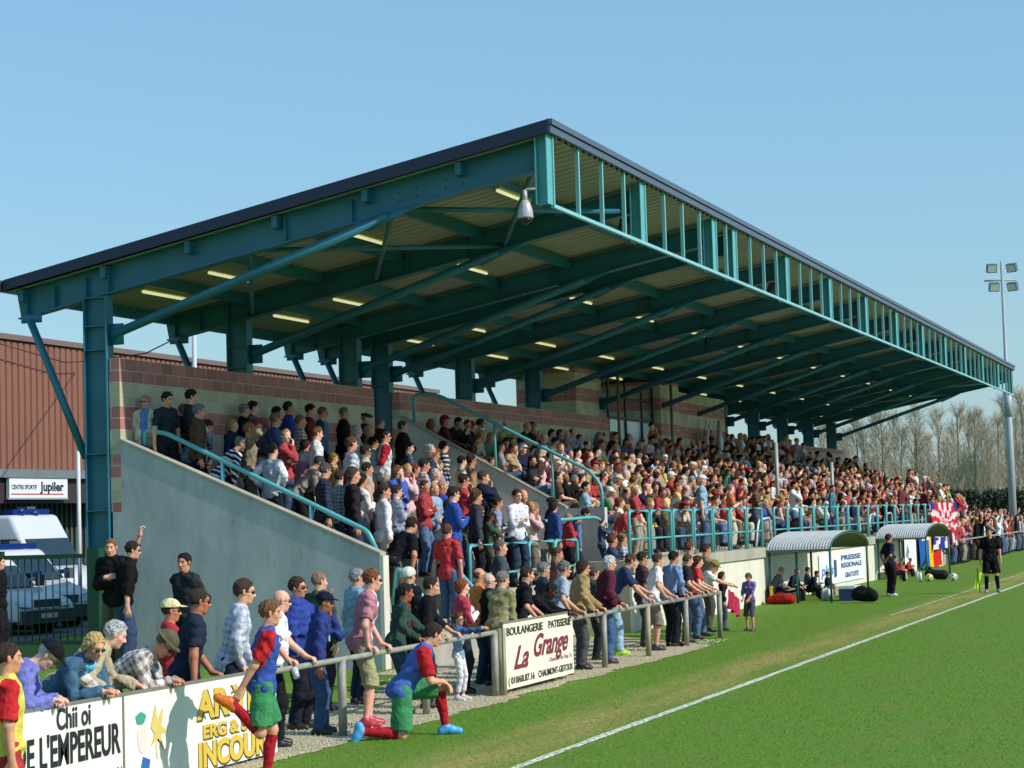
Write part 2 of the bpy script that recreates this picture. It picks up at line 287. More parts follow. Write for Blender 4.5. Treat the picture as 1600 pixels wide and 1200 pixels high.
def handp(j, i, fine):
    e, w = j['arm'][i]; fd, pn, cu = j['hand'][i]; pn = nrm(pn-fd*(pn@fd)); sd_ = np.cross(fd, pn)*(1 if i == 0 else -1)
    # sd_ points to the thumb side
    if (sd_@np.array([1., 0, .4])) < 0 and abs(cu) < 9: sd_ = sd_
    L = [pc(w-fd*.01, w+fd*.03, .028, .026, .012)]
    for q in (-1, -.33, .33, 1): L.append(pc(w+fd*.02+sd_*q*.014, w+fd*.088+sd_*q*.029, .017, .0135, .010))
    rf = max(.0088, fine*.72)
    for n, (q, ln) in enumerate(((-1, .058), (-.33, .07), (.33, .076), (1, .068))):
        p = w+fd*.088+sd_*q*.030; a = cu*.45+.06*n; d = fd
        for m, (fr, bend) in enumerate(((.45, a), (.32, cu*.6), (.25, cu*.45))):
            d = nrm(d*math.cos(bend)+pn*math.sin(bend)); q2 = p+d*ln*fr*1.05; pn2 = None; L.append(pc(p, q2, rf*(1.06-.1*m), rf*(.98-.1*m), .003)); p = q2
            pn = nrm(pn-d*(pn@d)) if abs(pn@d) < .98 else pn
        pn = j['hand'][i][1]; pn = nrm(pn-fd*(pn@fd))
    t0 = w+fd*.022+sd_*.024; t1 = t0+nrm(sd_*.8+fd*.7+pn*.3)*.042; t2 = t1+nrm(sd_*.35+fd*.9+pn*(.3+cu*.4))*.034; L += [pc(t0, t1, .014, .0115, .01), pc(t1, t2, rf*1.15, rf, .004)]
    return L
def footp(j, i, o):
    k, a, t = j['leg'][i]; sh = nrm(a-k); dn = nrm(sh-t*(sh@t)) if abs(sh@t) < .95 else np.array([0, 0, -1.])
    if abs(t[2]) < .3 and a[2] < .14: dn = np.array([0, 0, -1.])
    h = a-t*.045+dn*.042; m = a+t*.06+dn*.035; e = a+t*.14+dn*.05
    return [pc(a, h, .036+o, .033+o, .02), pc(a+dn*.01, m, .034+o, .036+o, .02), pc(m, e, .038+o, .026+o, .02), pc(h, e, .03+o, .026+o, .02)]
def headp(j, fine, sex='m', age=0):
    c, M = j['Hc'], j['Hr']; q = lambda *p: c+M@np.array(p, float); w = .95 if sex == 'f' else 1
    L = [pe(q(-.010, 0, .033), (.092, .072, .087), M, .02), pe(q(.022, 0, -.035), (.064, .057*w, .078), M, .03), pc(q(.055, 0, -.088), q(.045, 0, -.085), .024*w, .028, .02), pc(q(.0, .03, -.07), q(.05, .012, -.092), .022, .018, .02), pc(q(.0, -.03, -.07), q(.05, -.012, -.092), .022, .018, .02)]
    L += [pc(q(.06, .028, .026), q(.074, 0, .027), .018, .017, .015), pc(q(.06, -.028, .026), q(.074, 0, .027), .018, .017, .015), pc(q(.052, .042, -.018), q(.06, .03, -.03), .018, .016, .02), pc(q(.052, -.042, -.018), q(.06, -.03, -.03), .018, .016, .02)]
    if fine < .016:
        L += [pe(q(.088, s*.03, .004), (.014, .016, .011), M, .012, True) for s in (1, -1)]
    L += [pc(q(.08, 0, .012), q(.104, 0, -.03), .0085, .0125, .008), pc(q(.092, .012, -.034), q(.092, -.012, -.034), .009, .009, .006), pc(q(.078, .018, -.063), q(.078, -.018, -.063), .0105, .0105, .007)]
    L += [pe(q(-.005, s*.078, .0), (.017, max(.009, fine), .03), M@rotz(s*-.35), .006) for s in (1, -1)]
    L.append(pc(j['N']-j['u']*.03, q(-.015, 0, -.05), .058*w, .053*w, .03)); return L
def hairp(j, style, o=.012):
    c, M = j['Hc'], j['Hr']; q = lambda *p: c+M@np.array(p, float); L = [pe(q(-.013, 0, .036), (.095+o, .074+o, .088+o), M, .02)]
    if style in ('long', 'bob', 'pony', 'curly'):
        L += [pe(q(-.03, 0, .01), (.09+o, .085+o, .10+o), M, .03)]
    if style == 'long': L += [pc(q(-.07, 0, -.02), q(-.10, 0, -.22), .075, .06, .04), pc(q(-.01, .07, -.02), q(-.05, .08, -.18), .03, .025, .03), pc(q(-.01, -.07, -.02), q(-.05, -.08, -.18), .03, .025, .03)]
    if style == 'bob': L += [pc(q(-.03, .065, .0), q(-.02, .068, -.08), .035, .028, .03), pc(q(-.03, -.065, .0), q(-.02, -.068, -.08), .035, .028, .03), pe(q(-.06, 0, -.05), (.05, .08, .07), M, .03)]
    if style == 'pony': L += [pc(q(-.10, 0, .03), q(-.15, 0, -.13), .03, .022, .02)]
    if style == 'curly': L += [pe(q(-.03+.06*math.cos(a), .07*math.sin(a*1.7), .07+.05*math.sin(a)), (.045, .045, .045), M, .02) for a in range(7)]
    return L
def sdf_part(name, prims, cell, mat, col, root, ripple=0, fr=30, cuts=(), seed=0, pat=None):
    F = Fld(prims, cell)
    if ripple: F.ripple(ripple, fr, seed)
    for p, n in cuts: F.cut(p, n, .004 if name == 'hair' else 0)
    F.F[0] = F.F[-1] = .5; F.F[:, 0] = F.F[:, -1] = .5; F.F[:, :, 0] = F.F[:, :, -1] = .5
    V, Q = F.net()
    if not len(Q): return None
    c = np.tile(np.array(col, np.float32), (len(V), 1))
    if pat is not None: c = pat(V, c)
    return V, Q, c, mat, name
def shirt_pat(kind, c2, j):
    if not kind: return None
    c2 = np.array(lin(c2)); P, T = j['P'], j['Tt']
    def f(V, c):
        q = (V-P)@T; x, y, z = q.T
        if kind == 'stripe': m = (np.mod(z, .09) < .032)
        elif kind == 'plaid':
            a = (np.mod(z, .062) < .028).astype(float)+(np.mod(np.arctan2(y, x+.02)*.14, .055) < .025); c = c*(1-a[:, None]*.42)+c2*a[:, None]*.42; return c
        elif kind == 'panel': m = (x > .02) & (np.abs(y) < .045+.03*(z > .2))
        elif kind == 'sleeves':
            dm = np.full(len(V), 9.)
            for i in (0, 1):
                a, (e, w_) = j['sh'][i], j['arm'][i]
                for p0, p1 in ((a, e), (e, w_)): t = np.clip((V-p0)@(p1-p0)/((p1-p0)@(p1-p0)), 0, 1); dm = np.minimum(dm, np.linalg.norm(V-p0-t[:, None]*(p1-p0), axis=1))
            m = (dm < .088) & ((np.abs(y) > .135) | (x > .17)) & (z > .12)
        elif kind == 'forearm': m = np.min([np.linalg.norm(V-(j['arm'][i][0]*.45+j['arm'][i][1]*.55), axis=1) for i in (0, 1)], 0) < .17
        elif kind == 'bib': m = ((z > .36) & (np.abs(y) > .10)) | (np.abs(y) > .185)
        elif kind == 'yoke': m = (z > .36)
        elif kind == 'band': m = (z > .22) & (z < .29)
        elif kind == 'half': m = y < 0
        c = c.copy(); c[m] = c2; return c
    return f
def soften(c, k=.16):
    c = np.array(c, float); g_ = c@np.array([.3, .55, .15]); return tuple(c*(1-k)+g_*k)
def person_parts(j, fine, skin='#c99a80', top='#333a48', top2=None, pat=None, sleeve=2.0, thick=.016, legs='#2d3a52', legt=2.0, legloose=.022, hair='short', hairc='#2a2019', shoe='#2a2622', b=1.0, belly=0, sex='m', hat=None, hatc='#222222', glasses=0, sock=None, seed=0, vneck=None, hem=.135, skirt=0, scarf=None, bib=None):
    if bib: top2, top, pat = top, bib, 'sleeves'
    sk = np.minimum(np.array(lin(skin))*np.array([1.15, 1.2, 1.3]), .8); hc = lin(hairc); out = []; lod = fine > .018; c_, M = j['Hc'], j['Hr']; u = j['u']
    # body
    L = torso(j, b*.97, -.004, belly*.9, sex)+headp(j, fine, sex)
    for i in (0, 1): L += armp(j, i, -.002, 2, b)+legp(j, i, -.003, 2, b)+handp(j, i, fine)+footp(j, i, -.004)
    def face(V, c):
        q = (V-c_)@M; x, y, z = q.T; c = c.copy(); ay = np.abs(y)
        c[(x > .05) & (ay < .03) & (z < .0) & (z > -.12)] *= np.array([1.0, .95, .93])
        c[(x > .07) & (ay < .022) & (z > -.072) & (z < -.055)] = sk*np.array([.85, .55, .52])
        c[(x > .062) & (np.abs(ay-.031) < .013) & (np.abs(z-.003) < .0065)] = (.03, .02, .015)
        c[(x > .06) & (np.abs(ay-.031) < .019) & (np.abs(z-.026) < .0055)] = np.array(hc)*.7+sk*.2
        c[(ay > .07) & (np.abs(x) < .03) & (np.abs(z) < .03)] *= np.array([1.05, .85, .8])
        if sex == 'm' and hair != 'child': c[(x > .02) & (z < -.045) & (z > -.12)] *= np.array([.93, .9, .9])
        return c
    out.append(sdf_part('body', L, fine, M_SKIN, sk, None, pat=face))
    # trousers, shorts or leggings
    L = torso(j, b, .007, belly, sex)[:1]
    for i in (0, 1): L += legp(j, i, .014, legt, b, True, legloose)
    if skirt: L += [pc(j['P'], (j['leg'][0][0]+j['leg'][1][0])/2-np.array([0, 0, -.05]), .16, .2, .04, True)]
    lc = soften(lin(legs))
    out.append(sdf_part('trousers' if legt > 1.3 else 'shorts', L, fine*1.15, M_CLOTH, lc, None, ripple=0 if lod else .0045, fr=30, cuts=[(j['P']+u*.03, u)] if not j['S'] and u[2] > .93 and max(j['leg'][0][0][2], j['leg'][1][0][2]) < j['P'][2]-.2 and not skirt else (), seed=seed+1))
    # top
    L = torso(j, b, thick, belly, sex)
    for i in (0, 1): L += armp(j, i, thick-.004, sleeve, b, True, .012 if sleeve < 1.2 else .004)
    L += [pe(j['P']-u*hem*.3, (.120*b+thick+.004, .168*b+thick+.010, .13), j['T'], .03)]
    cuts = [(j['P']-u*hem, -u)] if not j['S'] else [(j['P']-u*.06, -u)]
    cc = soften(lin(top))
    out.append(sdf_part('jacket' if thick > .02 else 'shirt', L+([pc(j['N']-u*.01, j['N']+u*.045, .072, .068, .01, True)] if thick > .02 else []), fine*1.1, M_CLOTH, cc, None, ripple=0 if lod else .0085, fr=40, cuts=cuts, seed=seed, pat=shirt_pat(pat, top2 or '#fff', j)))
    if False: # sleeveless bib worn over the shirt
        out.append(sdf_part('bib', torso(j, b, thick+.012, belly, sex)[:3]+[pc(j['N']-u*.03+j['Tt'][:, 1]*s*.06, j['P']+u*.36+j['Tt'][:, 1]*s*.09, .05+thick, .07+thick, .03) for s in (1, -1)]+[pe(j['P']-u*.04, (.125*b+thick+.012, .175*b+thick+.012, .12), j['T'], .03)], fine, M_CLOTH, lin(bib), None, ripple=.007, fr=30, cuts=[(j['P']-u*(hem+.03), -u)], seed=seed+5))
    if vneck: out.append(sdf_part('collar', [pc(j['N']-u*.02, j['N']+u*.03, .068, .064, .02, True), pc(j['N']+j['Tt'][:, 0]*.06, j['P']+u*.22+j['Tt'][:, 0]*(.112*b+thick), .03, .016, .02)], fine, M_CLOTH, lin(vneck), None))
    if scarf: out.append(sdf_part('scarf', [pe(j['N']+u*.0+j['Tt'][:, 0]*.02, (.088, .09, .036), j['Tt'], .02), pc(j['N']+j['Tt'][:, 0]*.08+j['Tt'][:, 1]*.03, j['P']+u*.2+j['Tt'][:, 0]*.15+j['Tt'][:, 1]*.05, .028, .022, .02), pc(j['N']+j['Tt'][:, 0]*.08-j['Tt'][:, 1]*.02, j['P']+u*.15+j['Tt'][:, 0]*.16-j['Tt'][:, 1]*.03, .026, .022, .02)], fine, M_CLOTH, lin(scarf), None, ripple=.008, fr=60, seed=3))
    for i in (0, 1): out.append(sdf_part('shoe', footp(j, i, .010), fine*1.1, M_SHOE, lin(shoe), None))
    if sock:
        for i in (0, 1):
            k_, a, t = j['leg'][i]; out.append(sdf_part('sock', [pc(k_+(a-k_)*.12, k_+(a-k_)*.96, .058*b, .043*b, .01), pc(k_+(a-k_)*.35-t*.018, k_+(a-k_)*.55-t*.012, .052*b, .044*b, .02)], fine, M_CLOTH, lin(sock), None, cuts=[(k_+(a-k_)*.1, k_-a)]))
    q = lambda *p: c_+M@np.array(p, float)
    st = hair
    if st != 'bald' and hat != 'beanie':
        if st == 'ring': cuts = [(q(.0, 0, .065), M[:, 2]), (q(.0, 0, 0), M[:, 0]), (q(0, 0, -.055), -M[:, 2])]
        elif st in ('long', 'bob', 'pony', 'curly'): cuts = [(q(.05, 0, .05), M@np.array([.75, 0, -.62]))]
        else: cuts = [(q(.045, 0, .03), M@np.array([.8, 0, -.55])), (q(-.03, 0, -.062), M@np.array([.3, 0, -1.0]))]
        if hat: cuts.append((q(0, 0, .06), M[:, 2]))
        h = sdf_part('hair', hairp(j, st, .005 if st in ('buzz', 'ring') else .0095), fine*.95, M_HAIR, hc, None, ripple=.0015 if st in ('buzz', 'ring') else .008 if st == 'curly' else .0052, fr=110 if st == 'curly' else (95 if seed % 2 else 130), cuts=cuts, seed=seed)
        if h: out.append(h)
    if hat:
        o = .02; cuts = [(q(0, 0, .045), -M[:, 2])]; L = [pe(q(-.012, 0, .04), (.098+o, .08+o, .088+o), M, .02)]; nm = 'cap'
        if hat == 'cap': L.append(pe(q(.115, 0, .052), (.075, .062, .011), M@roty(.12), .01))
        elif hat in ('hat', 'brim'): L = [pe(q(-.012, 0, .05), (.098+o, .08+o, .085+o), M, .02), pe(q(-.01, 0, .058), (.165, .145, max(.012, fine)), M, .01)]; nm = 'hat'
        elif hat == 'flat': L = [pe(q(.01, 0, .075), (.13, .10, .045), M@roty(.15), .02)]; cuts = []
        elif hat == 'beanie': cuts = [(q(0, 0, .015), M@np.array([.25, 0, -1.0]))]; nm = 'knitted_hat'
        h = sdf_part(nm, L, fine, M_CLOTH, lin(hatc), None, ripple=.002, fr=50, cuts=cuts)
        if h: out.append(h)
    if glasses:
        out.append(sdf_part('sunglasses', [pe(q(.092, s*.031, .004), (max(.011, fine), .027, .017), M, .004) for s in (1, -1)]+[pc(q(.088, s*.05, .008), q(.0, s*.083, .01), max(.0045, fine*.55), max(.004, fine*.5), .004) for s in (1, -1)], fine*.8, M_SHOE, (.012, .011, .012), None))
    return [o for o in out if o]
NP = [0]
def make_person(base, phi, s, j, fine, label, group=None, **kw):
    root = empty('person', base, phi, s); tag(root, label, 'person', group); NP[0] += 1
    parts = person_parts(j, fine, seed=NP[0], **kw)
    for V, Q, c, mat, name in parts: link(name, mesh_np(name, V, Q, mat, c), root)
    return root
# ------------------------------------------------------------ ground
def ground_mat(gain=1.0):
    m, ns, ls, b = newmat('pitch_grass'); g = N(ns, 'ShaderNodeNewGeometry'); sx = N(ns, 'ShaderNodeSeparateXYZ'); ls.new(g.outputs['Position'], sx.inputs[0])
    def noise(s, d=5, st=None):
        n = N(ns, 'ShaderNodeTexNoise', Scale=s, Detail=float(d), Roughness=.65)
        if st:
            mp = N(ns, 'ShaderNodeMapping'); mp.inputs['Scale'].default_value = st; ls.new(g.outputs['Position'], mp.inputs[0]); ls.new(mp.outputs[0], n.inputs[0])
        else: ls.new(g.outputs['Position'], n.inputs[0])
        return n.outputs[0]
    c = mixc(ns, ls, ramp(ns, ls, noise(26, 8), .36, .66), lin('#42671d'), lin('#6e982a'))
    c = mixc(ns, ls, ramp(ns, ls, noise(.8, 5), .45, .75), c, lin('#687a34')); c = mixc(ns, ls, ramp(ns, ls, noise(90, 3), .52, .72), c, lin('#84994a'))
    # worn, drier turf along the touchline and speckled through the run-off
    def mth(op, a, bb):
        n = ns.new('ShaderNodeMath'); n.operation = op; n.use_clamp = False
        for i, x in enumerate((a, bb)):
            if hasattr(x, 'is_output'): ls.new(x, n.inputs[i])
            else: n.inputs[i].default_value = x
        return n.outputs[0]
    dy = mth('ABSOLUTE', mth('ADD', sx.outputs[1], 10.55), 0); band = mth('SUBTRACT', 1.0, mth('DIVIDE', dy, .82)); band = mth('MAXIMUM', band, 0)
    band = mth('MULTIPLY', band, mth('MULTIPLY', ramp(ns, ls, noise(.6, 5, (.5, 2.2, 1)), .28, .6), 1.5))
    w = mth('MULTIPLY', band, ramp(ns, ls, noise(14, 7), .35, .62)); c = mixc(ns, ls, w, c, lin('#a8955c'))
    cfin = mixc(ns, ls, mth('MULTIPLY', ramp(ns, ls, noise(5, 8), .56, .74), .4), c, lin('#8f8a4a')); ls.new(mixc(ns, ls, 1.0, cfin, (gain,)*3, 'MULTIPLY'), b.inputs['Base Color'])
    b.inputs['Roughness'].default_value = .8; b.inputs['Specular IOR Level'].default_value = .15
    bp = N(ns, 'ShaderNodeBump', Strength=.7, Distance=.03); ls.new(noise(55, 4), bp.inputs['Height']); ls.new(bp.outputs[0], b.inputs['Normal']); return m
def gravel_mat():
    m, ns, ls, b = newmat('gravel'); tc = N(ns, 'ShaderNodeTexCoord'); v = N(ns, 'ShaderNodeTexVoronoi', Scale=28.0); ls.new(tc.outputs['Object'], v.inputs['Vector'])
    n = N(ns, 'ShaderNodeTexNoise', Scale=2.0, Detail=6.0); ls.new(tc.outputs['Object'], n.inputs['Vector'])
    c = mixc(ns, ls, v.outputs['Color'], lin('#998b66'), lin('#d6c9a2')); c = mixc(ns, ls, ramp(ns, ls, n.outputs[0], .4, .7), c, lin('#b5a986')); ls.new(c, b.inputs['Base Color']); b.inputs['Roughness'].default_value = .9
    bp = N(ns, 'ShaderNodeBump', Strength=.9, Distance=.03); ls.new(v.outputs['Distance'], bp.inputs['Height']); ls.new(bp.outputs[0], b.inputs['Normal']); return m
M_GRASS, M_GRAVEL = ground_mat(), gravel_mat(); M_BLADE = ground_mat(1.35)
def gheight(x, y):   # raised bank left of the stand
    a = np.clip((-2.2-x)/3, 0, 1)*np.clip((y+6.6)/2.6, 0, 1); f = np.clip((x+26)/5, 0, 1)*np.clip((7-y)/3, 0, 1); return .42*(a*a*(3-2*a))*f
xs = np.concatenate([[-1500, -600, -200, -80, -40], np.arange(-30, 12, .6), [15, 25, 40, 60, 100, 200, 600, 1500]]); ys = np.concatenate([[-1500, -500, -150, -50, -25], np.arange(-16, 12, .6), [14, 20, 40, 80, 200, 600, 1500]])
GX, GY = np.meshgrid(xs, ys, indexing='ij'); GZ = gheight(GX, GY); nx, ny = GX.shape; ii = np.arange(nx*ny).reshape(nx, ny)
Q = np.stack([ii[:-1, :-1], ii[1:, :-1], ii[1:, 1:], ii[:-1, 1:]], -1).reshape(-1, 4)
tag(link('ground', mesh_np('ground', np.stack([GX, GY, GZ], -1).reshape(-1, 3), Q, M_GRASS)), kind='structure')
M_ASPH = paint('asphalt', '#55565a', .85, var=.2, scale=1.5, bump=.3)
g_ = MB(); g_.add([(-3, 3.6, .012), (80, 3.6, .012), (80, 19.8, .012), (-3, 19.8, .012)], [(0, 1, 2, 3)]); 
tag(MB().add([(1, 7.2, .012), (80, 7.2, .012), (80, 19.8, .012), (1, 19.8, .012)], [(0, 1, 2, 3)]).build('car_park', M_ASPH), kind='structure')
def strip(name, far, near, z, mat, n=260, amp=.09, x0=-22., x1=7.6, seed=1):
    g = np.random.default_rng(seed); X = np.linspace(x0, x1, n); w = np.convolve(g.normal(size=n+20), np.ones(8)/8, 'same')[10:10+n]*amp*2.2
    nr = np.array([near(x) for x in X])+w; V = np.concatenate([np.stack([X, [far(x) for x in X], np.full(n, z)], 1), np.stack([X, nr, np.full(n, z)], 1)]); q = np.arange(n-1)
    return tag(link(name, mesh_np(name, V, np.stack([q+n, q+n+1, q+1, q], 1), mat, smooth=False)), kind='structure')
strip('gravel_path', lambda x: -5.9 if x < -1.2 else -4.9, lambda x: -8.62 if x < 5 else -8.62+(x-5)*1.0, .006, M_GRAVEL)
M_PAVE = paint('paving', '#a8a294', .85, var=.15, scale=2, bump=.25)
strip('pavement', lambda x: -5.1, lambda x: -6.9, .010, M_PAVE, amp=.0, x0=-.2, x1=6.5)
def chalk_mat():
    m, ns, ls, b = newmat('chalk_line'); tc = N(ns, 'ShaderNodeTexCoord'); n = N(ns, 'ShaderNodeTexNoise', Scale=22.0, Detail=6.0); ls.new(tc.outputs['Object'], n.inputs['Vector'])
    ls.new(mixc(ns, ls, ramp(ns, ls, n.outputs[0], .43, .60), lin('#7f9560'), lin('#e9ebe2')), b.inputs['Base Color']); b.inputs['Roughness'].default_value = .9; return m
M_CHALK = chalk_mat()
for nm, y, w, x0, x1, s_ in (('touchline', -11.18, .11, -40, 110, 3), ('technical_area_line', -10.22, .05, 14, 110, 4)):
    n = 600; X = np.linspace(x0, x1, n); g = np.random.default_rng(s_); a, b_ = (np.convolve(g.normal(size=n), np.ones(3)/3, 'same')*.012 for _ in (0, 1)); q = np.arange(n-1)
    V = np.concatenate([np.stack([X, y+w/2+a, np.full(n, .008)], 1), np.stack([X, y-w/2+b_, np.full(n, .008)], 1)])
    tag(link(nm, mesh_np(nm, V, np.stack([q+n, q+n+1, q+1, q], 1), M_CHALK, smooth=False)), kind='structure')
# short blades over the near turf
nb = 190000; bx = rng.uniform(-15, 30, nb); by = -7.0-10*rng.random(nb)**1.0; keep = (rng.random(nb) < np.clip((26-bx)/30, 0, 1)) & ((by < -8.55) | (bx > 8.2)) & (np.abs(by+11.18) > .075); bx, by = bx[keep], by[keep]
bank = rng.random((14000, 2))*(10, 5)+(-11, -3.5); bx, by = np.append(bx, bank[:, 0]), np.append(by, bank[:, 1]); nb = len(bx)
th = rng.uniform(0, 6.28, nb); hh = rng.uniform(.006, .020, nb); wd = rng.uniform(.004, .008, nb); ln = rng.normal(0, .012, (nb, 2)); z0 = gheight(bx, by)
B = np.stack([np.stack([bx-wd*np.cos(th), by-wd*np.sin(th), z0-.004], 1), np.stack([bx+wd*np.cos(th), by+wd*np.sin(th), z0-.004], 1), np.stack([bx+ln[:, 0], by+ln[:, 1], z0+hh], 1)], 1).reshape(-1, 3)
tag(link('grass', mesh_np('grass', B, np.arange(nb*3).reshape(-1, 3), M_BLADE, smooth=False, tri=True)), kind='stuff')
# small stones on the gravel
nb = 9000; px_, py_ = rng.uniform(-15, 6.5, nb), -8.6+rng.random(nb)*3; keep = (py_ < -6.95) | (px_ < -.2); px_, py_ = px_[keep], py_[keep]; nb = len(px_); sz = rng.uniform(.007, .02, nb)
O = np.array([(1, 0, 0), (0, 1, 0), (-1, 0, 0), (0, -1, 0), (0, 0, 1)], float); V = (np.stack([px_, py_, np.full(nb, .008)], 1)[:, None]+O[None]*sz[:, None, None]*rng.uniform(.6, 1.3, (nb, 5, 3))).reshape(-1, 3)
T3 = (np.arange(nb)[:, None, None]*5+np.array([(0, 1, 4), (1, 2, 4), (2, 3, 4), (3, 0, 4)])[None]).reshape(-1, 3)
tag(link('gravel', mesh_np('gravel', V, T3, paint('stone', '#b5ad96', .9, var=.35, scale=30), smooth=False, tri=True)), kind='stuff')

# ------------------------------------------------------------ the grandstand
M_TEAL = paint('teal_paint', (.022, .148, .212), .42, var=.22, scale=1.2); M_TEALR = paint('teal_rail', (.10, .38, .405), .38, var=.08, scale=3); M_TEALF = paint('sunlit_teal', (.22, .50, .54), .35, var=.06)  # fascia bars: sunlit paleness put into a lighter copy of the teal
M_NAVY = paint('navy_flashing', (.012, .018, .055), .45, var=.1); M_FLASH = paint('grey_flashing', (.075, .10, .155), .42, var=.1)
def conc_mat(name, c0, c1, stain='#3b3d38', amt=.35, vert=1):
    m, ns, ls, b = newmat(name); tc = N(ns, 'ShaderNodeTexCoord'); mp = N(ns, 'ShaderNodeMapping'); mp.inputs['Scale'].default_value = (1, 1, .35 if vert else 1); ls.new(tc.outputs['Object'], mp.inputs[0])
    n1 = N(ns, 'ShaderNodeTexNoise', Scale=1.3, Detail=8.0, Roughness=.7); n2 = N(ns, 'ShaderNodeTexNoise', Scale=7.0, Detail=6.0, Roughness=.7); n3 = N(ns, 'ShaderNodeTexNoise', Scale=55.0, Detail=3.0)
    for n in (n1, n2): ls.new(mp.outputs[0], n.inputs['Vector'])
    ls.new(tc.outputs['Object'], n3.inputs['Vector'])
    c = mixc(ns, ls, ramp(ns, ls, n1.outputs[0], .35, .68), lin(c0), lin(c1)); f = ns.new('ShaderNodeMath'); f.operation = 'MULTIPLY'; f.inputs[1].default_value = amt; ls.new(ramp(ns, ls, n2.outputs[0], .58, .75), f.inputs[0])
    c = mixc(ns, ls, f.outputs[0], c, lin(stain)); ls.new(c, b.inputs['Base Color']); b.inputs['Roughness'].default_value = .85
    bp = N(ns, 'ShaderNodeBump', Strength=.25, Distance=.01); ls.new(n3.outputs[0], bp.inputs['Height']); ls.new(bp.outputs[0], b.inputs['Normal']); return m
M_CONC = conc_mat('concrete', '#a6a6a8', '#cac8c6', '#6a6a62', amt=.5); M_CONCD = conc_mat('old_concrete', '#8f8b7e', '#b3ae9f', amt=.55); M_CREAM = conc_mat('cream_wall', '#c9c4b2', '#dbd6c6', '#8a8474', .3)
def block_mat():
    m, ns, ls, b = newmat('block_wall'); g = N(ns, 'ShaderNodeNewGeometry'); sx = N(ns, 'ShaderNodeSeparateXYZ'); ls.new(g.outputs['Position'], sx.inputs[0])
    ad = ns.new('ShaderNodeMath'); ad.operation = 'ADD'; ls.new(sx.outputs[0], ad.inputs[0]); ls.new(sx.outputs[1], ad.inputs[1])
    cb = ns.new('ShaderNodeCombineXYZ'); ls.new(ad.outputs[0], cb.inputs[0])
    z = ns.new('ShaderNodeMath'); z.operation = 'SUBTRACT'; z.inputs[1].default_value = 5.19-4.0; ls.new(sx.outputs[2], z.inputs[0]); ls.new(z.outputs[0], cb.inputs[1])
    br = N(ns, 'ShaderNodeTexBrick', Scale=1.0); br.inputs['Brick Width'].default_value = .4; br.inputs['Row Height'].default_value = .2; br.inputs['Mortar Size'].default_value = .007; br.inputs['Mortar Smooth'].default_value = .1; br.offset = .5
    ls.new(cb.outputs[0], br.inputs['Vector']); br.inputs['Color1'].default_value = (.8, .8, .8, 1); br.inputs['Color2'].default_value = (1.1, 1.1, 1.1, 1); br.inputs['Mortar'].default_value = (0, 0, 0, 1)
    # two red courses, two olive courses
    md = ns.new('ShaderNodeMath'); md.operation = 'MODULO'; md.inputs[1].default_value = .8; ls.new(z.outputs[0], md.inputs[0]); gt = ns.new('ShaderNodeMath'); gt.operation = 'GREATER_THAN'; gt.inputs[1].default_value = .4; ls.new(md.outputs[0], gt.inputs[0])
    no = N(ns, 'ShaderNodeTexNoise', Scale=3.0, Detail=8.0, Roughness=.7); ls.new(g.outputs['Position'], no.inputs['Vector'])
    c = mixc(ns, ls, gt.outputs[0], lin('#bdb69a'), lin('#b87a74')); c = mixc(ns, ls, 1.0, c, br.outputs['Color'], 'MULTIPLY'); c = mixc(ns, ls, 1.0, c, ramp(ns, ls, no.outputs[0], .3, .7, (.82, .82, .82), (1.08, 1.08, 1.08)), 'MULTIPLY')
    c = mixc(ns, ls, br.outputs['Fac'], c, lin('#bdb9a8')); ls.new(c, b.inputs['Base Color']); b.inputs['Roughness'].default_value = .85
    bp = N(ns, 'ShaderNodeBump', Strength=.5, Distance=.01); bp.invert = True; ls.new(br.outputs['Fac'], bp.inputs['Height']); ls.new(bp.outputs[0], b.inputs['Normal']); return m
M_BLOCK = block_mat()
FR = [0, 5, 10, 11.667]+[11.667+5*i for i in range(1, 11)]; XE = FR[-1]
stand = tag(empty('grandstand', (0, 0, 0)), 'long covered football grandstand with teal steel frame, dark roof edge and blockwork back wall', 'grandstand')
def roofz(y): return 8.43-.1815*(y+7.73)      # top of the roof
def P(name, mb, mat, smooth=False, parent=stand, label=None):
    o = mb.build(name, mat, parent, smooth)
    if label: o['label'] = label
    return o
# roof: deck with trapezoidal ribs running down the slope, flashings on the edges
rf = MB(); ya, yb = -7.70, 2.20; dx = .30; x = -.25; prof = []
while x < XE+.28: prof += [(x, 0), (x+.13, 0), (x+.16, .045), (x+.27, .045)]; x += dx
prof = [(min(px, XE+.3), pz) for px, pz in prof]; n = len(prof)
V = [(px, ya, roofz(ya)-.20+pz) for px, pz in prof]+[(px, yb, roofz(yb)-.20+pz) for px, pz in prof]; rf.add(V, [(k, k+1, n+k+1, n+k) for k in range(n-1)])
P('roof_deck', rf, paint('roof_sheet', '#a4a29c', .6, var=.12, scale=.8))
rt = MB(); rt.hexa([(-.3, ya-.03, roofz(ya)-.10), (XE+.3, ya-.03, roofz(ya)-.10), (XE+.3, yb, roofz(yb)-.10), (-.3, yb, roofz(yb)-.10), (-.3, ya-.03, roofz(ya)), (XE+.3, ya-.03, roofz(ya)), (XE+.3, yb, roofz(yb)), (-.3, yb, roofz(yb))]); P('roof', rt, M_NAVY)
for xx in (-.33, XE+.27): e = MB(); e.hexa([(xx, ya-.06, roofz(ya)-.19), (xx+.06, ya-.06, roofz(ya)-.19), (xx+.06, yb-.05, roofz(yb)-.17), (xx, yb-.05, roofz(yb)-.17), (xx, ya-.06, roofz(ya)+.02), (xx+.06, ya-.06, roofz(ya)+.02), (xx+.06, yb-.05, roofz(yb)+.01), (xx, yb-.05, roofz(yb)+.01)]); P('verge_flashing', e, M_NAVY)
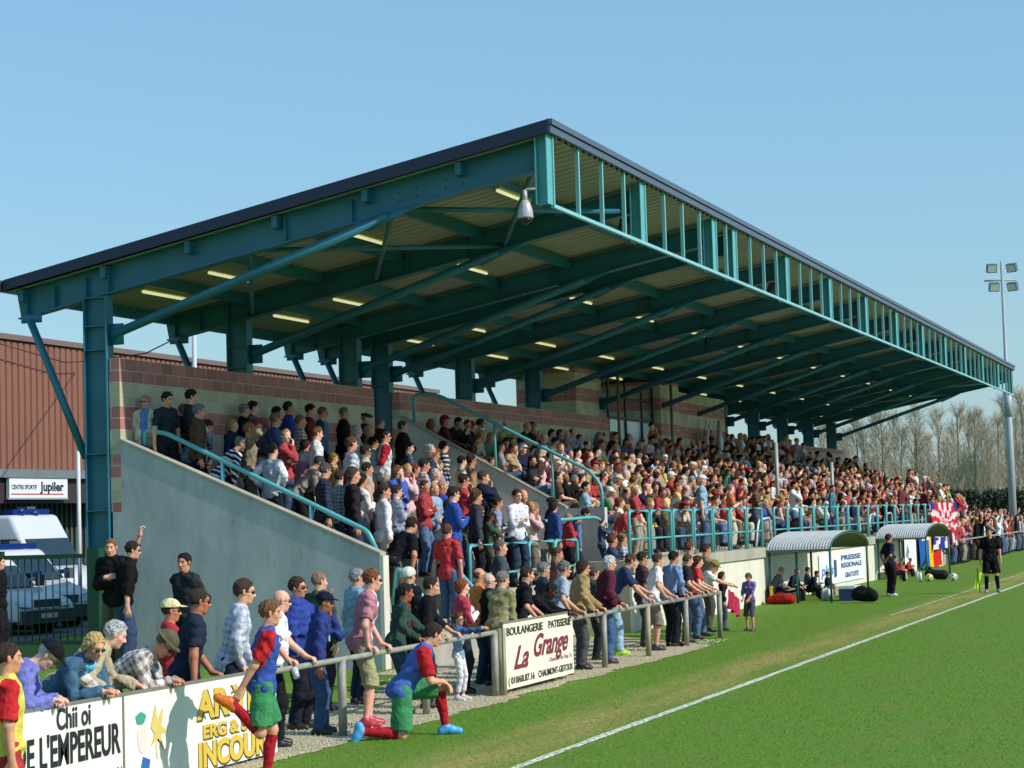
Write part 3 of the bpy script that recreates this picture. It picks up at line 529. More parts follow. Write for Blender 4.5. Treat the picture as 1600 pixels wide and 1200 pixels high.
e = MB(); e.box(-.30, XE+.30, -7.83, -7.735, 8.365, 8.455); e.box(-.30, XE+.30, -7.80, -7.735, 8.245, 8.352); P('front_flashing', e, M_FLASH)
e = MB(); e.box(-.55, XE+.4, 2.22, 2.38, 6.46, 6.64); P('gutter', e, paint('gutter_grey', '#4a4c50', .5))
for y in np.arange(-6.2, 2.0, 1.62): e = MB(); e.beam((-.2, y, roofz(y)-.315), (XE+.2, y, roofz(y)-.315), .10, .20, (0, 0, 1)); P('purlin', e, M_TEAL)
def bz(y): return roofz(y)-.265
for i, fx in enumerate(FR):
    b = MB(); up = (0, -.18, 1); dp = .42; ex = .09 if i in (0, len(FR)-1) else 0
    b.ibeam((fx, -7.50, bz(-7.5)-dp/2+ex/2), (fx, 2.06, bz(2.06)-dp/2+ex/2), .22, dp+ex, .022, up)
    for y in (-4.3, -3.1, 1.3, .68, .24, 1.85): b.box(fx-.105, fx+.105, y-.008, y+.008, bz(y)-dp+.02, bz(y)-.02)
    for y in (-5.4, -5.1, -5.9, -6.2): # bolts
        if i == 0: b.tube([(fx-.02, y, bz(y)-.12), (fx+.02-.06, y, bz(y)-.12)], .018, 8); b.tube([(fx-.02, y, bz(y)-.26), (fx+.02-.06, y, bz(y)-.26)], .018, 8)
    P('beam', b, M_TEAL)
    c = MB(); zb = 0.0 if fx in (0,) else 1.0; c.ibeam((fx-.10, .44, zb), (fx-.10, .44, bz(.44)-dp-.01), .24, .44, .02, (0, 1, 0))
    for z in (5.75, 5.35, 3.6, 2.65, bz(.44)-dp-.03): c.box(fx-.215, fx+.015, .225, .655, z-.01, z+.01)
    P('column', c, M_TEAL)
    s_ = MB(); s_.tube([(fx-.10, .14, 5.60), (fx-.10, -4.95, bz(-4.95)-dp-.05)], .078, 14); g = MB()
    s_.box(fx-.112, fx-.088, -.05, .215, 5.42, 5.78); s_.hexa([(fx-.112, -5.5, bz(-5.5)-dp-.01), (fx-.088, -5.5, bz(-5.5)-dp-.01), (fx-.088, -4.6, bz(-4.6)-dp-.22), (fx-.112, -4.6, bz(-4.6)-dp-.22), (fx-.112, -5.5, bz(-5.5)-dp+.02), (fx-.088, -5.5, bz(-5.5)-dp+.02), (fx-.088, -4.3, bz(-4.3)-dp+.02), (fx-.112, -4.3, bz(-4.3)-dp+.02)])
    P('front_strut', s_, M_TEAL, True)
    s_ = MB(); s_.tube([(fx-.10, 1.78, bz(1.78)-dp-.08), (fx-.10, .72, 3.55)], .066, 14); s_.box(fx-.112, fx-.088, 1.55, 1.95, bz(1.7)-dp-.14, bz(1.7)-dp+.02); P('rear_strut', s_, M_TEAL, True)
    f = MB(); f.ibeam((fx-.14, -7.61, 7.15), (fx-.14, -7.61, 8.235), .24, .20, .018, (0, 1, 0)); P('fascia_post', f, M_TEALR)
fr_ = MB(); fr_.box(-.02, XE+.02, -7.735, -7.67, 7.11, 7.165); P('fascia_rail', fr_, M_TEALF)
for a, b in zip(FR[:-1], FR[1:]):
    n = 4 if b-a > 3 else 2
    for k in range(n):
        x = a+(b-a)*k/n; f = MB(); w = .05 if k else .035; f.box(x-w/2, x+w/2, -7.734, -7.67, 7.166, 8.24); P('fascia_mullion', f, M_TEALF)
f = MB(); f.box(XE-.02, XE+.02, -7.734, -7.67, 7.166, 8.24); P('fascia_mullion', f, M_TEALF)
for x0, y0, x1, y1 in ((0, -5.0, 5, -7.4), (5, -5.0, 0, -7.4), (0, -5.0, 5, -2.4), (5, -5.0, 0, -2.4), (0, -2.4, 5, .2), (XE-5, -5, XE, -7.4), (XE, -5, XE-5, -2.4)):
    b = MB(); b.tube([(x0, y0, roofz(y0)-.62), (x1, y1, roofz(y1)-.62)], .045, 10); P('wind_brace', b, M_TEAL, True)
# back walls and end wall
def blockwall(x0, x1, z0=1.0, z1=5.19): P('back_wall', MB().box(x0, x1, 0.0, .20, z0, z1), M_BLOCK)
blockwall(-.17, 10.13, 2.62); blockwall(11.49, 26.75); blockwall(33.51, 62.0, 1.0, 5.0)
e = MB(); e.prism([(.17, 0), (.17, 2.62), (-.0, 2.62), (0, 3.79), (-4.67, 1.80), (-4.67, 0)], 0, -.17, .03); 
P('end_wall', e, M_CONC); e = MB(); e.hexa([(-.19, -4.69, 1.795), (.05, -4.69, 1.795), (.05, -.002, 3.79), (-.19, -.002, 3.79), (-.19, -4.69, 1.84), (.05, -4.69, 1.84), (.05, -.002, 3.835), (-.19, -.002, 3.835)]); P('wall_coping', e, M_CONCD)
P('wall_end_pier', MB().box(-.18, .035, -4.74, -4.672, 0, 1.79), M_CREAM)
e = MB(); e.prism([(0, 1.0), (0, 4.62), (-3.80, 2.50), (-4.68, 2.50), (-4.68, .9)], 0, 11.50, 11.68); P('divider_wall', e, M_CONC)
e = MB(); e.hexa([(11.48, -3.82, 2.50), (11.70, -3.82, 2.50), (11.70, -.002, 4.63), (11.48, -.002, 4.63), (11.48, -3.82, 2.54), (11.70, -3.82, 2.54), (11.70, -.002, 4.67), (11.48, -.002, 4.67)]); P('wall_coping', e, M_CONCD)
# commentary tower and glazed doorway in the gap
t_ = MB(); t_.box(24.4, 26.74, .21, 2.0, 1, 6.55); P('tower_wall', t_, M_BLOCK); t_ = MB(); t_.box(31.4, 33.5, -.25, 2.0, 1, 6.5); P('tower_wall', t_, M_BLOCK)
P('tower_wall', MB().box(33.6, 40.2, -.05, 1.5, 5.0, 6.3), M_BLOCK)
M_GLASS = paint('pale_panel', '#c6d4d8', .25, var=.04); d = P('doorway', MB().box(26.85, 31.3, .06, .08, 3.6, 5.25), M_GLASS); M_DK = paint('dark_frame', '#1e2426', .5)
d2 = MB()
for x in (26.8, 28.5, 30.2, 31.34): d2.box(x-.05, x+.05, .0, .055, 3.2, 6.3)
d2.box(26.8, 31.4, .0, .05, 5.17, 5.26); d2.box(26.8, 31.4, .0, .05, 5.8, 5.86); P('doorway_frame', d2, M_DK)
for x in (26.3, 31.9): P('downpipe', MB().tube([(x, -.45, 3.2), (x, -.45, 6.4)], .05), paint('copper_pipe', '#7a6650', .5), True)
# terraces for standing (left) and tiers of seats (right)
def terz(y): return 2.85+.43*(y+.4)
def tread(y): j = max(0, min(6, round((-.4-y)/.7))); return 2.85-.3*j
t_ = MB(); prof = [(0, 0), (0, 2.85)]
for j in range(7): yb_ = -.05-.7*(j+1); prof += [(yb_, 2.85-.3*j), (yb_, 2.85-.3*(j+1) if j < 6 else 0)]
P('standing_terrace', MB().prism([(-.0, 0)]+[(q[0]-.001 if k > 1 else q[0], q[1]) for k, q in enumerate(prof[1:])], 0, 2.6, 11.49), M_CONCD)
prof2 = [(0, 0), (0, 2.85)]
for j in range(4): yb_ = -.05-.7*(j+1); prof2 += [(yb_, 2.85-.3*j), (yb_, 2.85-.3*(j+1))]
y = -2.85; z = 1.65
prof2[-1] = (y, z)
while z > .2: prof2 += [(y-.28, z), (y-.28, z-.165)]; y -= .28; z -= .165
prof2[-1] = (y, 0.0)
P('terrace_steps', MB().prism(prof2, 0, .035, 2.59), M_CONCD)
def seatz(j): return 3.45-.33*j
def seaty(j): return -.45-.7*j
prof = [(0, 0), (0, 3.45)]
for j in range(7): prof += [(seaty(j)-.33, seatz(j)), (seaty(j)-.33, seatz(j+1) if j < 6 else 1.40)]
prof += [(-5.94, 1.40), (-5.94, 0)]
P('seating_tier', MB().prism(prof, 0, 11.69, 61.9), M_CONCD); P('seating_tier', MB().prism([(-4.96, 0), (-4.96, 1.40), (-5.94, 1.40), (-5.94, 0)], 0, 9.0, 11.685), M_CONCD)
P('front_wall', MB().box(9.0, 50.4, -6.0, -5.945, 0, 1.16), M_CREAM); P('front_coping', MB().box(8.96, 50.44, -6.06, -5.70, 1.165, 1.41), M_CONCD)
P('front_wall', MB().box(2.62, 9.0, -5.03, -4.965, 0, .80), M_CREAM); P('front_coping', MB().box(2.6, 8.99, -5.06, -4.955, .805, 1.06), M_CONCD)
# plastic seats in rows (mostly hidden by people): each row is a run of shells
M_SEAT = paint('seat_plastic', '#c9c4b4', .4)
def seat_shape(b, x, y, z):
    b.hexa([(x-.2, y-.22, z+.36), (x+.2, y-.22, z+.36), (x+.2, y+.18, z+.36), (x-.2, y+.18, z+.36), (x-.21, y-.24, z+.40), (x+.21, y-.24, z+.40), (x+.21, y+.19, z+.40), (x-.21, y+.19, z+.40)])
    b.hexa([(x-.2, y+.19, z+.36), (x+.2, y+.19, z+.36), (x+.2, y+.24, z+.36), (x-.2, y+.24, z+.36), (x-.18, y+.23, z+.66), (x+.18, y+.23, z+.66), (x+.18, y+.28, z+.66), (x-.18, y+.28, z+.66)]); b.box(x-.03, x+.03, y-.02, y+.02, z, z+.36)
for j in range(7):
    b = MB()
    for x in np.arange(12.05, 61.2, .5): seat_shape(b, x, seaty(j)+.02, seatz(j))
    o = P('seat', b, M_SEAT); o['kind'] = 'stuff'
# railings
def bent(pts, r, n=5):
    out = [np.array(pts[0], float)]
    for a, b, c in zip(pts[:-2], pts[1:-1], pts[2:]):
        a, b, c = (np.array(q, float) for q in (a, b, c)); u = nrm(a-b); w = nrm(c-b); p, q = b+u*r, b+w*r
        out += [(1-t)**2*p+2*t*(1-t)*b+t*t*q for t in np.linspace(0, 1, n)]
    return out+[np.array(pts[-1], float)]
def loop(x0, x1, y, zb, zt, zm=None, name='railing_panel', r=.036):
    b = MB(); b.tube(bent([(x0, y, zb), (x0, y, zt), (x1, y, zt), (x1, y, zb)], .13), r, 10)
    if zm: b.tube([(x0, y, zm), (x1, y, zm)], .022, 8)
    P(name, b, M_TEALR, True)
RX = [8.9, 10.41, 12.08, 13.78, 15.44, 17.03, 18.66, 20.35]
for a, b in zip(RX[:-1], RX[1:]): loop(a+.11, b-.06, -5.98, 1.2, 2.40, 1.83)
x = 21.6
while x < 49.5: loop(x+.06, x+1.56, -5.98, 1.2, 2.40, 1.83); x += 1.66
for a, b in ((3.0, 4.45), (4.5, 5.95), (6.0, 7.45), (7.5, 8.85)): loop(a+.03, b, -4.93, 1.05, 1.87, 1.35)
P('handrail', MB().tube(bent([(.12, -.30, 3.72), (.12, -.30, 3.98), (.12, -.72, 3.90), (.12, -4.35, 2.18), (.12, -4.52, 1.82)], .1), .04, 12), M_TEALR, True)
for y in (-1.75, -3.35): P('handrail_post', MB().tube([(.12, y, terz(y)+.2), (.12, y, 3.90+(y+.72)*.474)], .035), M_TEALR, True)
P('handrail', MB().tube(bent([(11.59, -.3, 4.5), (11.59, -.3, 5.14), (11.59, -.9, 5.08), (11.59, -4.35, 3.28), (11.59, -4.6, 2.95), (11.59, -4.6, 2.5)], .16), .038, 12), M_TEALR, True)
for y in (-2.2, -3.5): P('handrail_post', MB().tube([(11.59, y, 4.62+y*.558), (11.59, y, 5.08+(y+.9)*.522)], .033), M_TEALR, True)
P('handrail', MB().tube(bent([(2.55, -5.55, .0), (2.55, -5.55, .75), (2.55, -4.75, 1.62), (2.55, -4.45, 1.62), (2.55, -4.45, 1.0)], .14), .038, 12), M_TEALR, True)
P('handrail', MB().tube(bent([(.12, -5.3, .0), (.12, -5.3, 1.1), (.12, -4.85, 1.6), (.12, -4.76, 1.0)], .1), .038, 12), M_TEALR, True)
P('handrail', MB().tube(bent([(6.6, -4.2, 2.2), (10.6, -4.75, 2.3), (11.2, -4.9, 2.1), (11.3, -4.95, 1.45)], .2), .036, 12), M_TEALR, True)
for a in (20.7, 36.2, 39.0): P('handrail', MB().tube(bent([(a-.35, -5.8, 1.4), (a, -5.8, 2.1), (a+1.3, -5.8, 2.15), (a+1.35, -5.8, 1.4)], .25), .03, 10), paint('white_rail', '#c4d0cc', .4), True)
P('handrail', MB().tube([(43, -.3, 4.6), (58, -4.9, 2.3)], .04), M_TEALR, True)
# ------------------------------------------------------------ things fixed to the stand
M_LAMP, ns, ls, b = newmat('lamp_tube'); b.inputs['Base Color'].default_value = (.9, .9, .7, 1); b.inputs['Emission Color'].default_value = (1, .97, .55, 1); b.inputs['Emission Strength'].default_value = .6
proto = None; rown = {.42: 'back', -.90: 'second', -3.55: 'third', -6.28: 'front'}
for i, fx in enumerate(FR[:-1]):
    if FR[i+1]-fx < 3: continue
    for y in ((.42, -.90, -3.55, -6.28) if i == 0 else (.42, -.90, -3.55)):
        z = roofz(y)-.47; r = empty('strip_light', (fx+2.1, y, z))
        if proto is None:
            a = MB().box(-.78, .78, -.05, .05, .035, .075).mesh('housing', paint('lamp_housing', '#a9a34e', .5)); t = MB().tube([(-.76, 0, 0), (.76, 0, 0)], .027, 10).mesh('tube', M_LAMP, True); proto = (a, t)
        link('housing', proto[0], r); link('tube', proto[1], r)
        k = ['first', 'second', 'paired third', 'fourth', 'fifth', 'sixth', 'seventh', 'eighth', 'ninth', 'tenth', 'eleventh', 'twelfth', 'thirteenth'][i]
        tag(r, 'glowing strip light under the stand roof, %s row, %s bay from the gable end' % (rown[y], k), 'light', 'strip lights under the roof')
cm = tag(empty('dome_camera', (.25, -7.15, 7.35)), 'white dome security camera hanging under the front corner of the roof', 'security camera')
link('bracket', MB().tube(bent([(.02, -.30, .13), (.0, 0, .13), (0, 0, -.08)], .04), .02, 8).tube([(0, 0, .12), (0, 0, -.05)], .04, 10).mesh('bracket', paint('light_grey', '#b9bcc2', .4), True), cm)
link('housing', MB().tube([(0, 0, -.04), (0, 0, -.1), (0, 0, -.2), (0, 0, -.30), (0, 0, -.33)], [.05, .085, .115, .125, .12], 18).mesh('housing', paint('camera_grey', '#b4b2bc', .35), True), cm)
link('dome', MB().tube([(0, 0, -.33), (0, 0, -.37), (0, 0, -.41), (0, 0, -.43)], [.112, .1, .06, .01], 18).mesh('dome', paint('smoked_dome', '#24242c', .1), True), cm)
for k, (x, y, z) in enumerate([tuple(ony(u_, v_, -6.9)) for u_, v_ in ((970, 348), (1203, 446), (1330, 500))]):
    r = tag(empty('loudspeaker', (x, y, z), R(25), .8), 'black loudspeaker hanging behind the fascia, %s from the near gable end' % ['first', 'second', 'third', 'fourth', 'fifth'][k], 'loudspeaker', 'loudspeakers under the roof')
    link('cabinet', MB().hexa([(-.16, -.2, -.28), (.16, -.2, -.28), (.12, .1, -.28), (-.12, .1, -.28), (-.16, -.32, .22), (.16, -.32, .22), (.12, -.02, .22), (-.12, -.02, .22)]).mesh('cabinet', paint('speaker_black', '#1a1a20', .5)), r)
    link('hanger', MB().tube([(0, -.1, .2), (0, -.1, .75)], .015, 6).mesh('hanger', M_DK), r)
for k, (u, vt, vb) in enumerate(((1212, 692, 790), (1299, 722, 790), (1123, 657, 705))):
    p = ony(u, vt, [-4.6, -4.6, -.9][k]); q = ony(u, vb, p[1]); tag(MB().tube([(p[0], p[1], q[2]-.5), p], .06, 8).build('mast_pole', paint('galvanised', '#9aa3a6', .4), None, True), 'grey metal pole standing up among the seated crowd, %s' % ['nearer of the two in the sun', 'farther of the two in the sun', 'in the shade by the tower'][k], 'pole', 'poles among the seats')
# ------------------------------------------------------------ pitch-side rail and advertising boards
YF = -8.28; ZR = .86
M_GALV = paint('weathered_steel', '#8f8f84', .5, var=.25, scale=8); M_WOODP = paint('weathered_post', '#9b9477', .75, var=.25, scale=6)
rail = tag(empty('pitch_railing', (0, YF, 0)), 'weathered grey tube railing on round posts along the gravel between crowd and pitch', 'railing')
link('top_rail', MB().tube([(-20, 0, ZR-.03), (7.05, 0, ZR-.03)], .032, 12).mesh('top_rail', M_GALV, True), rail)
for i in range(-4, 8):
    x = -9.25+2.33*i; 
    if x > 7.2: continue
    link('post', MB().tube([(x, 0, 0), (x, 0, ZR-.03)], .048, 12).mesh('post', M_WOODP if i in (3, 5) else M_GALV, True), rail)
link('post', MB().tube([(7.05, 0, 0), (7.05, 0, ZR+.0)], .05, 12).mesh('post', M_GALV, True), rail)
link('post', MB().tube([(ony(778, 1050, YF)[0], -.06, 0), (ony(778, 1050, YF)[0], -.06, ZR+.02)], .06, 12).mesh('post', M_WOODP, True), rail)
def board(u0, u1, z0, z1, label, name='advertising_board', col='#e6e4da', y=YF-.085):
    x0, x1 = ony(u0, 1000, y)[0], ony(u1, 1000, y)[0]; r = tag(empty(name, (x0, y, z0)), label, 'advertising board')
    link('panel', MB().box(0, x1-x0, -.012, .012, 0, z1-z0).mesh('panel', paint('board_white', col, .6, var=.05, scale=4, bump=.05, bscale=5)), r); link('edge', MB().box(-.015, x1-x0+.015, -.016, .016, z1-z0, z1-z0+.03).box(-.03, -.001, -.018, .018, -.0, z1-z0-.001).mesh('edge', paint('board_edge', '#77746a', .6)), r)
    return r, x1-x0, z1-z0
def flat(pts, mat, parent, name, y=-.016, t=.003): return link(name, MB().prism(pts, 1, y-t, y).mesh(name, mat), parent)
def P_(c, r=.5): return paint('print_%s' % c.strip('#'), c, r, var=.06, scale=5)
r, w, h = board(-90, 187, .06, .86, 'white board lettered DE L\'EMPEREUR in front of the purple sweater man')
def tx(s_, u0, u1, size, z, mat, y=-.018, **k): a, b_ = (ony(q, 1000, YF-.085)[0]-r.location.x for q in (u0, u1)); return text(s_, size, (a, y, z), mat, r, fit=b_-a, **k)
tx("DE L'EMPEREUR", 18, 183, .36, .33, P_('#22242a'), bold=.008); tx("Chaussée de Wavre, 84", 85, 185, .15, .10, P_('#55555a')); tx("Chii oi", 84, 137, .25, .62, P_('#2b3038'), bold=.005); tx("I", 24, 28, .25, .62, P_('#2b3038'), bold=.005)
r, w, h = board(190, 428, .04, .86, 'white board with yellow shadowed letters and a painted figure behind the stretching player')
Y_, K_ = P_('#d2b347'), P_('#5a5138')
for s, sz, u0, u1, z, b_ in (('AR YI', .36, 302, 388, .49, .022), ('ERG & STU', .17, 312, 404, .30, .011), ('INCOURT', .31, 304, 424, .04, .022)):
    tx(s, u0+1, u1+1, sz, z-.012, K_, y=-.0165, bold=b_); tx(s, u0, u1, sz, z, Y_, y=-.0215, bold=b_*.6)
c_ = lambda x, z, a, b, n=14: [(x+a*math.cos(2*math.pi*i/n)*(1+.15*math.sin(i*2.3)), z+b*math.sin(2*math.pi*i/n)) for i in range(n)]
flat(c_(.27, .60, .085, .055), P_('#3f9a86'), r, 'painted_figure'); flat(c_(.30, .42, .09, .13), P_('#e4d2cb'), r, 'painted_figure', y=-.0155, t=.002); flat([(.20, .0), (.30, .26), (.42, .22), (.36, .0)], P_('#3560a8'), r, 'painted_figure')
flat([(.44, .50), (.52, .70), (.56, .56), (.66, .66), (.62, .50), (.74, .44), (.60, .42), (.66, .28), (.54, .38), (.44, .34), (.50, .44)], P_('#d3bf6a'), r, 'painted_figure'); flat(c_(.56, .30, .04, .09), P_('#ddd6c6'), r, 'painted_figure')
r, w, h = board(785, 894, .07, .93, 'cream bakery board reading La Grange in maroon script hung on the railing', col='#e8e2c8')
MA, DK = P_('#7a2340'), P_('#3b3238')
tx('BOULANGERIE', 790, 847, .15, .70, DK, bold=.003); tx('PATISSERIE', 856, 891, .15, .70, DK, bold=.003); tx('La', 800, 824, .42, .25, MA, bold=.010, shear=.5); tx('Grange', 832, 886, .42, .36, MA, bold=.010, shear=.5)
tx('Chaussée de Huy 2a', 855, 891, .085, .24, P_('#a57f86')); tx('( 010/68.87.16', 791, 832, .13, .06, DK, bold=.002); tx('CHAUMONT-GISTOUX', 838, 892, .13, .06, DK, bold=.002)
# painted notice on the front wall, flags, dugouts
x0 = ony(1278, 880, -6.0)[0]; x1 = ony(1348, 880, -6.0)[0]; r = tag(empty('wall_notice', (x0, -6.03, .16)), 'white notice on the front wall reading PRESSE REGIONALE GRATUITE between the dugouts', 'notice'); w = x1-x0
link('panel', MB().box(0, w, -.01, .012, 0, .86).mesh('panel', P_('#dfe3e6')), r); NV = P_('#2c4274'); MB_ = P_('#4f7fae')
text('PRESSE', .2, (w*.46, -.013, .64), NV, r, fit=w*.46, bold=.008); text('REGIONALE', .19, (w*.46, -.013, .42), NV, r, fit=w*.48, bold=.008); text('GRATUITE', .2, (w*.54, -.013, .12), NV, r, fit=w*.32, bold=.008)
text('plus', .4, (w*.03, -.013, .28), MB_, r, bold=.012, shear=.2, fit=w*.26); flat([(w*.30, .16), (w*.30, .70), (w*.36, .66), (w*.36, .2)], NV, r, 'mark', y=-.0105)
M_CORR = paint('corrugated_roof', '#aab0b4', .45, metal=0.0, var=.15, scale=6); M_DUG = paint('dugout_panel', '#6f8a8a', .5); M_GRN = paint('dugout_green', '#1f5c58', .5)
def dugout(x0, x1, label):
    r = tag(empty('dugout', (x0, -6.06, 0)), label, 'dugout', 'team dugouts'); w = x1-x0; D = 1.62; ze, zt = 1.32, 1.74; n = 18
    b = MB(); A = [(w/2-w/2*math.cos(math.pi*i/n)*1.02, ze+(zt-ze)*math.sin(math.pi*i/n)) for i in range(n+1)]; m = 44; V = []
    for k in range(m+1):
        o = .022*(k % 2); V += [(a, -D*k/m, z+o) for a, z in A]
    nn = n+1; b.add(V, [(k*nn+i, k*nn+i+1, (k+1)*nn+i+1, (k+1)*nn+i) for k in range(m) for i in range(n)]); link('roof', b.mesh('roof', M_CORR), r)
    link('roof_lining', MB().prism([(a, z-.03) for a, z in A]+[(a, z-.045) for a, z in A[::-1]], 1, -D, 0).mesh('roof_lining', paint('lining', '#626b5c', .7)), r)
    link('rim', MB().tube([(a, -D-.01, z) for a, z in A], .02, 8).mesh('rim', M_GRN, True), r)
    for x, y in ((.04, -.06), (.04, -.75), (.04, -D+.02), (w-.04, -D+.02), (w-.04, -.06)): link('post', MB().tube([(x, y, 0), (x, y, ze)], .032, 8).mesh('post', M_GRN, True), r)
    link('bench', MB().box(.3, w-.3, -.45, -.12, .30, .34).box(.5, .56, -.4, -.15, 0, .30).box(w-.56, w-.5, -.4, -.15, 0, .30).mesh('bench', paint('bench_wood', '#8a7a5c', .7)), r)
dugout(20.35, 25.4, 'nearer dugout with arched corrugated roof against the front wall'); dugout(35.6, 40.6, 'farther dugout with arched corrugated roof beside the hanging flags')
def cloth(nx_, nz_, w, h, f, amp, seed=0, y0=0):
    g = np.random.default_rng(seed); X, Z = np.meshgrid(np.linspace(0, w, nx_), np.linspace(-h, 0, nz_), indexing='ij'); Yw = amp*np.sin(X*f+Z*1.5)*(.3-Z/h*.7)+amp*.5*np.sin(X*f*2.3+2); V = np.stack([X, Yw, Z], -1).reshape(-1, 3); i = np.arange(nx_*nz_).reshape(nx_, nz_); return V, np.stack([i[:-1, :-1], i[1:, :-1], i[1:, 1:], i[:-1, 1:]], -1).reshape(-1, 4)
def flag(loc, w, h, fn, label, seed=0, amp=.04):
    V, Q = cloth(70, 50, w, h, 9, amp, seed); c = np.array([lin(fn(x/w, 1+z/h)) for x, _, z in V]); tag(link('flag', mesh_np('flag', V, Q, M_CLOTH, c), None, loc), label, 'flag')
p = ony(1436, 842, -6.12); q = ony(1470, 842, -6.12); ww = q[0]-p[0]
flag((p[0], -6.12, 1.36), ww, 1.30, lambda s, t: '#e8e8ea' if s < .38 and t > .78 and .1 < s else '#1c5aa8' if s < .42 else '#e2b21c' if s < .62 else '#c8281e', 'blue, yellow and red flag hanging on the front wall beyond the far dugout')
p = ony(1455, 792, -6.2); q = ony(1492, 792, -6.2)
def uj(s, t):
    a = math.atan2(t-.55, s-.5); 
    if t < .25: return '#2b3b8c' if math.sin(a*9) > -.4 else '#dfd9e0'
    return ('#c8202c' if math.sin(a*11+1) > -.1+.6*math.sin(s*30+t*18) else '#d8ccd2') if math.hypot(s-.5, t-.55) < .55 else '#2b3b8c'
flag((p[0], -6.2, 2.45), q[0]-p[0], 1.75, uj, 'red, white and blue flag draped over the railing beside the standing crowd', 4, .09)
p = ony(1412, 845, -6.1); q = ony(1432, 845, -6.1); r = tag(empty('wall_notice', (p[0], -6.06, .22)), 'narrow white notice with grey emblem on the wall left of the tricolour flag', 'notice'); link('panel', MB().box(0, q[0]-p[0], -.01, .01, 0, 1.0).mesh('panel', P_('#dfe0de')), r); flat([(.5, .4), (.9, .8), (1.3, .5), (1.0, .45), (1.1, .25), (.7, .35)], P_('#6f7a86'), r, 'mark', y=-.0105)
# kit by the dugouts
def blob(name, loc, prims, col, label, cat, cell=.02, rip=.008, group=None):
    V, Q, c, m, _ = sdf_part(name, prims, cell, M_CLOTH, lin(col), None, ripple=rip, fr=25, seed=len(label)); return tag(link(name, mesh_np(name, V, Q, m, c), None, loc), label, cat, group)
g0 = lambda u, v: tuple(onz(u, v))
b = g0(1222, 944); r = tag(empty('sports_bag', b, 0, .78), 'red holdall on the grass at the mouth of the near dugout', 'bag'); V, Q, c, m, _ = sdf_part('bag', [pc((-.1, -.3, .15), (-.1, .3, .15), .14, .14), pc((.1, -.3, .15), (.1, .3, .15), .14, .14), pe((0, 0, .3), (.14, .3, .05))], .02, M_CLOTH, lin('#a8231f'), None, ripple=.006, fr=22); link('bag_body', mesh_np('bag_body', V, Q, m, c), r); link('strap', MB().tube(bent([(-.25, -.15, .1), (-.2, -.12, .38), (-.2, .12, .38), (-.25, .15, .1)], .1), .02, 8).mesh('strap', P_('#5c1616'), True), r)
tag(MB().box(-.85, .85, -.02, .02, 0, .44).box(-.85, .85, -.035, -.021, .38, .44).build('barrier_panel', P_('#d0a820'), None, loc=(ony(1216, 930, -6.15)[0], -6.15, 0)), 'yellow panel standing behind the red holdall in the near dugout', 'panel')
b = g0(1328, 938); r = tag(empty('cool_box', b), 'blue cool box with white lid beside the seated substitutes', 'cool box'); link('box', MB().box(-.38, .38, -.2, .2, 0, .30).mesh('box', P_('#24407c')), r); link('lid', MB().box(-.39, .39, -.21, .21, .303, .37).mesh('lid', P_('#d6dde2')), r)
blob('sports_bag', g0(1352, 942), [pc((0, -.16, .18), (0, .18, .2), .17, .15), pe((0, .1, .34), (.12, .16, .08)), pc((0, -.2, .3), (0, -.1, .38), .05, .04)], '#17171a', 'black rucksack on the grass right of the blue cool box', 'bag')
blob('sports_bag', g0(1464, 906), [pc((0, -.22, .16), (0, .25, .2), .15, .13)], '#23242c', 'dark bag on the grass between the footballs', 'bag')
def ball(u, v, label, col='#e4e4de'):
    r = tag(empty('football', tuple(onz(u, v))), label, 'football'); V, Q, c, m, _ = sdf_part('b', [pe((0, 0, .125), (.125, .125, .125))], .016, M_SHOE, lin(col), None); n = (V-np.array([0, 0, .125]))/.125; ico = [nrm((0, s1, s2*1.618)) for s1 in (-1, 1) for s2 in (-1, 1)]+[nrm((s1, s2*1.618, 0)) for s1 in (-1, 1) for s2 in (-1, 1)]+[nrm((s2*1.618, 0, s1)) for s1 in (-1, 1) for s2 in (-1, 1)]
    c[np.max([n@np.array(i) for i in ico], 0) > .94] = lin('#7d7f86'); link('ball_skin', mesh_np('ball_skin', V, Q, m, c), r)
ball(1490, 908, 'white football lying alone on the grass past the dugout'); ball(1471, 905, 'pale football touching the dark bag', '#e6e2b8'); ball(1452, 909, 'yellowish football nearest the sitting players', '#d8d670')
for k, (u, v) in enumerate(((1287, 938), (1291, 936), (1295, 938), (1299, 936), (1434, 908), (1438, 909))):
    z = .32; r = tag(empty('water_bottle', tuple(onz(u, v))), ('water bottle in the cluster before the near dugout' if k < 4 else 'water bottle in the pair by the far substitutes'), 'bottle', 'bottles by the near dugout' if k < 4 else 'bottles by the far dugout')
    link('bottle', MB().tube([(0, 0, 0), (0, 0, z*.8), (0, 0, z*.92)], [.055, .055, .025], 10).mesh('bottle', P_('#cfd8dc'), True), r); link('cap', MB().tube([(0, 0, z*.92), (0, 0, z)], .025, 8).mesh('cap', P_('#5577aa'), True), r)
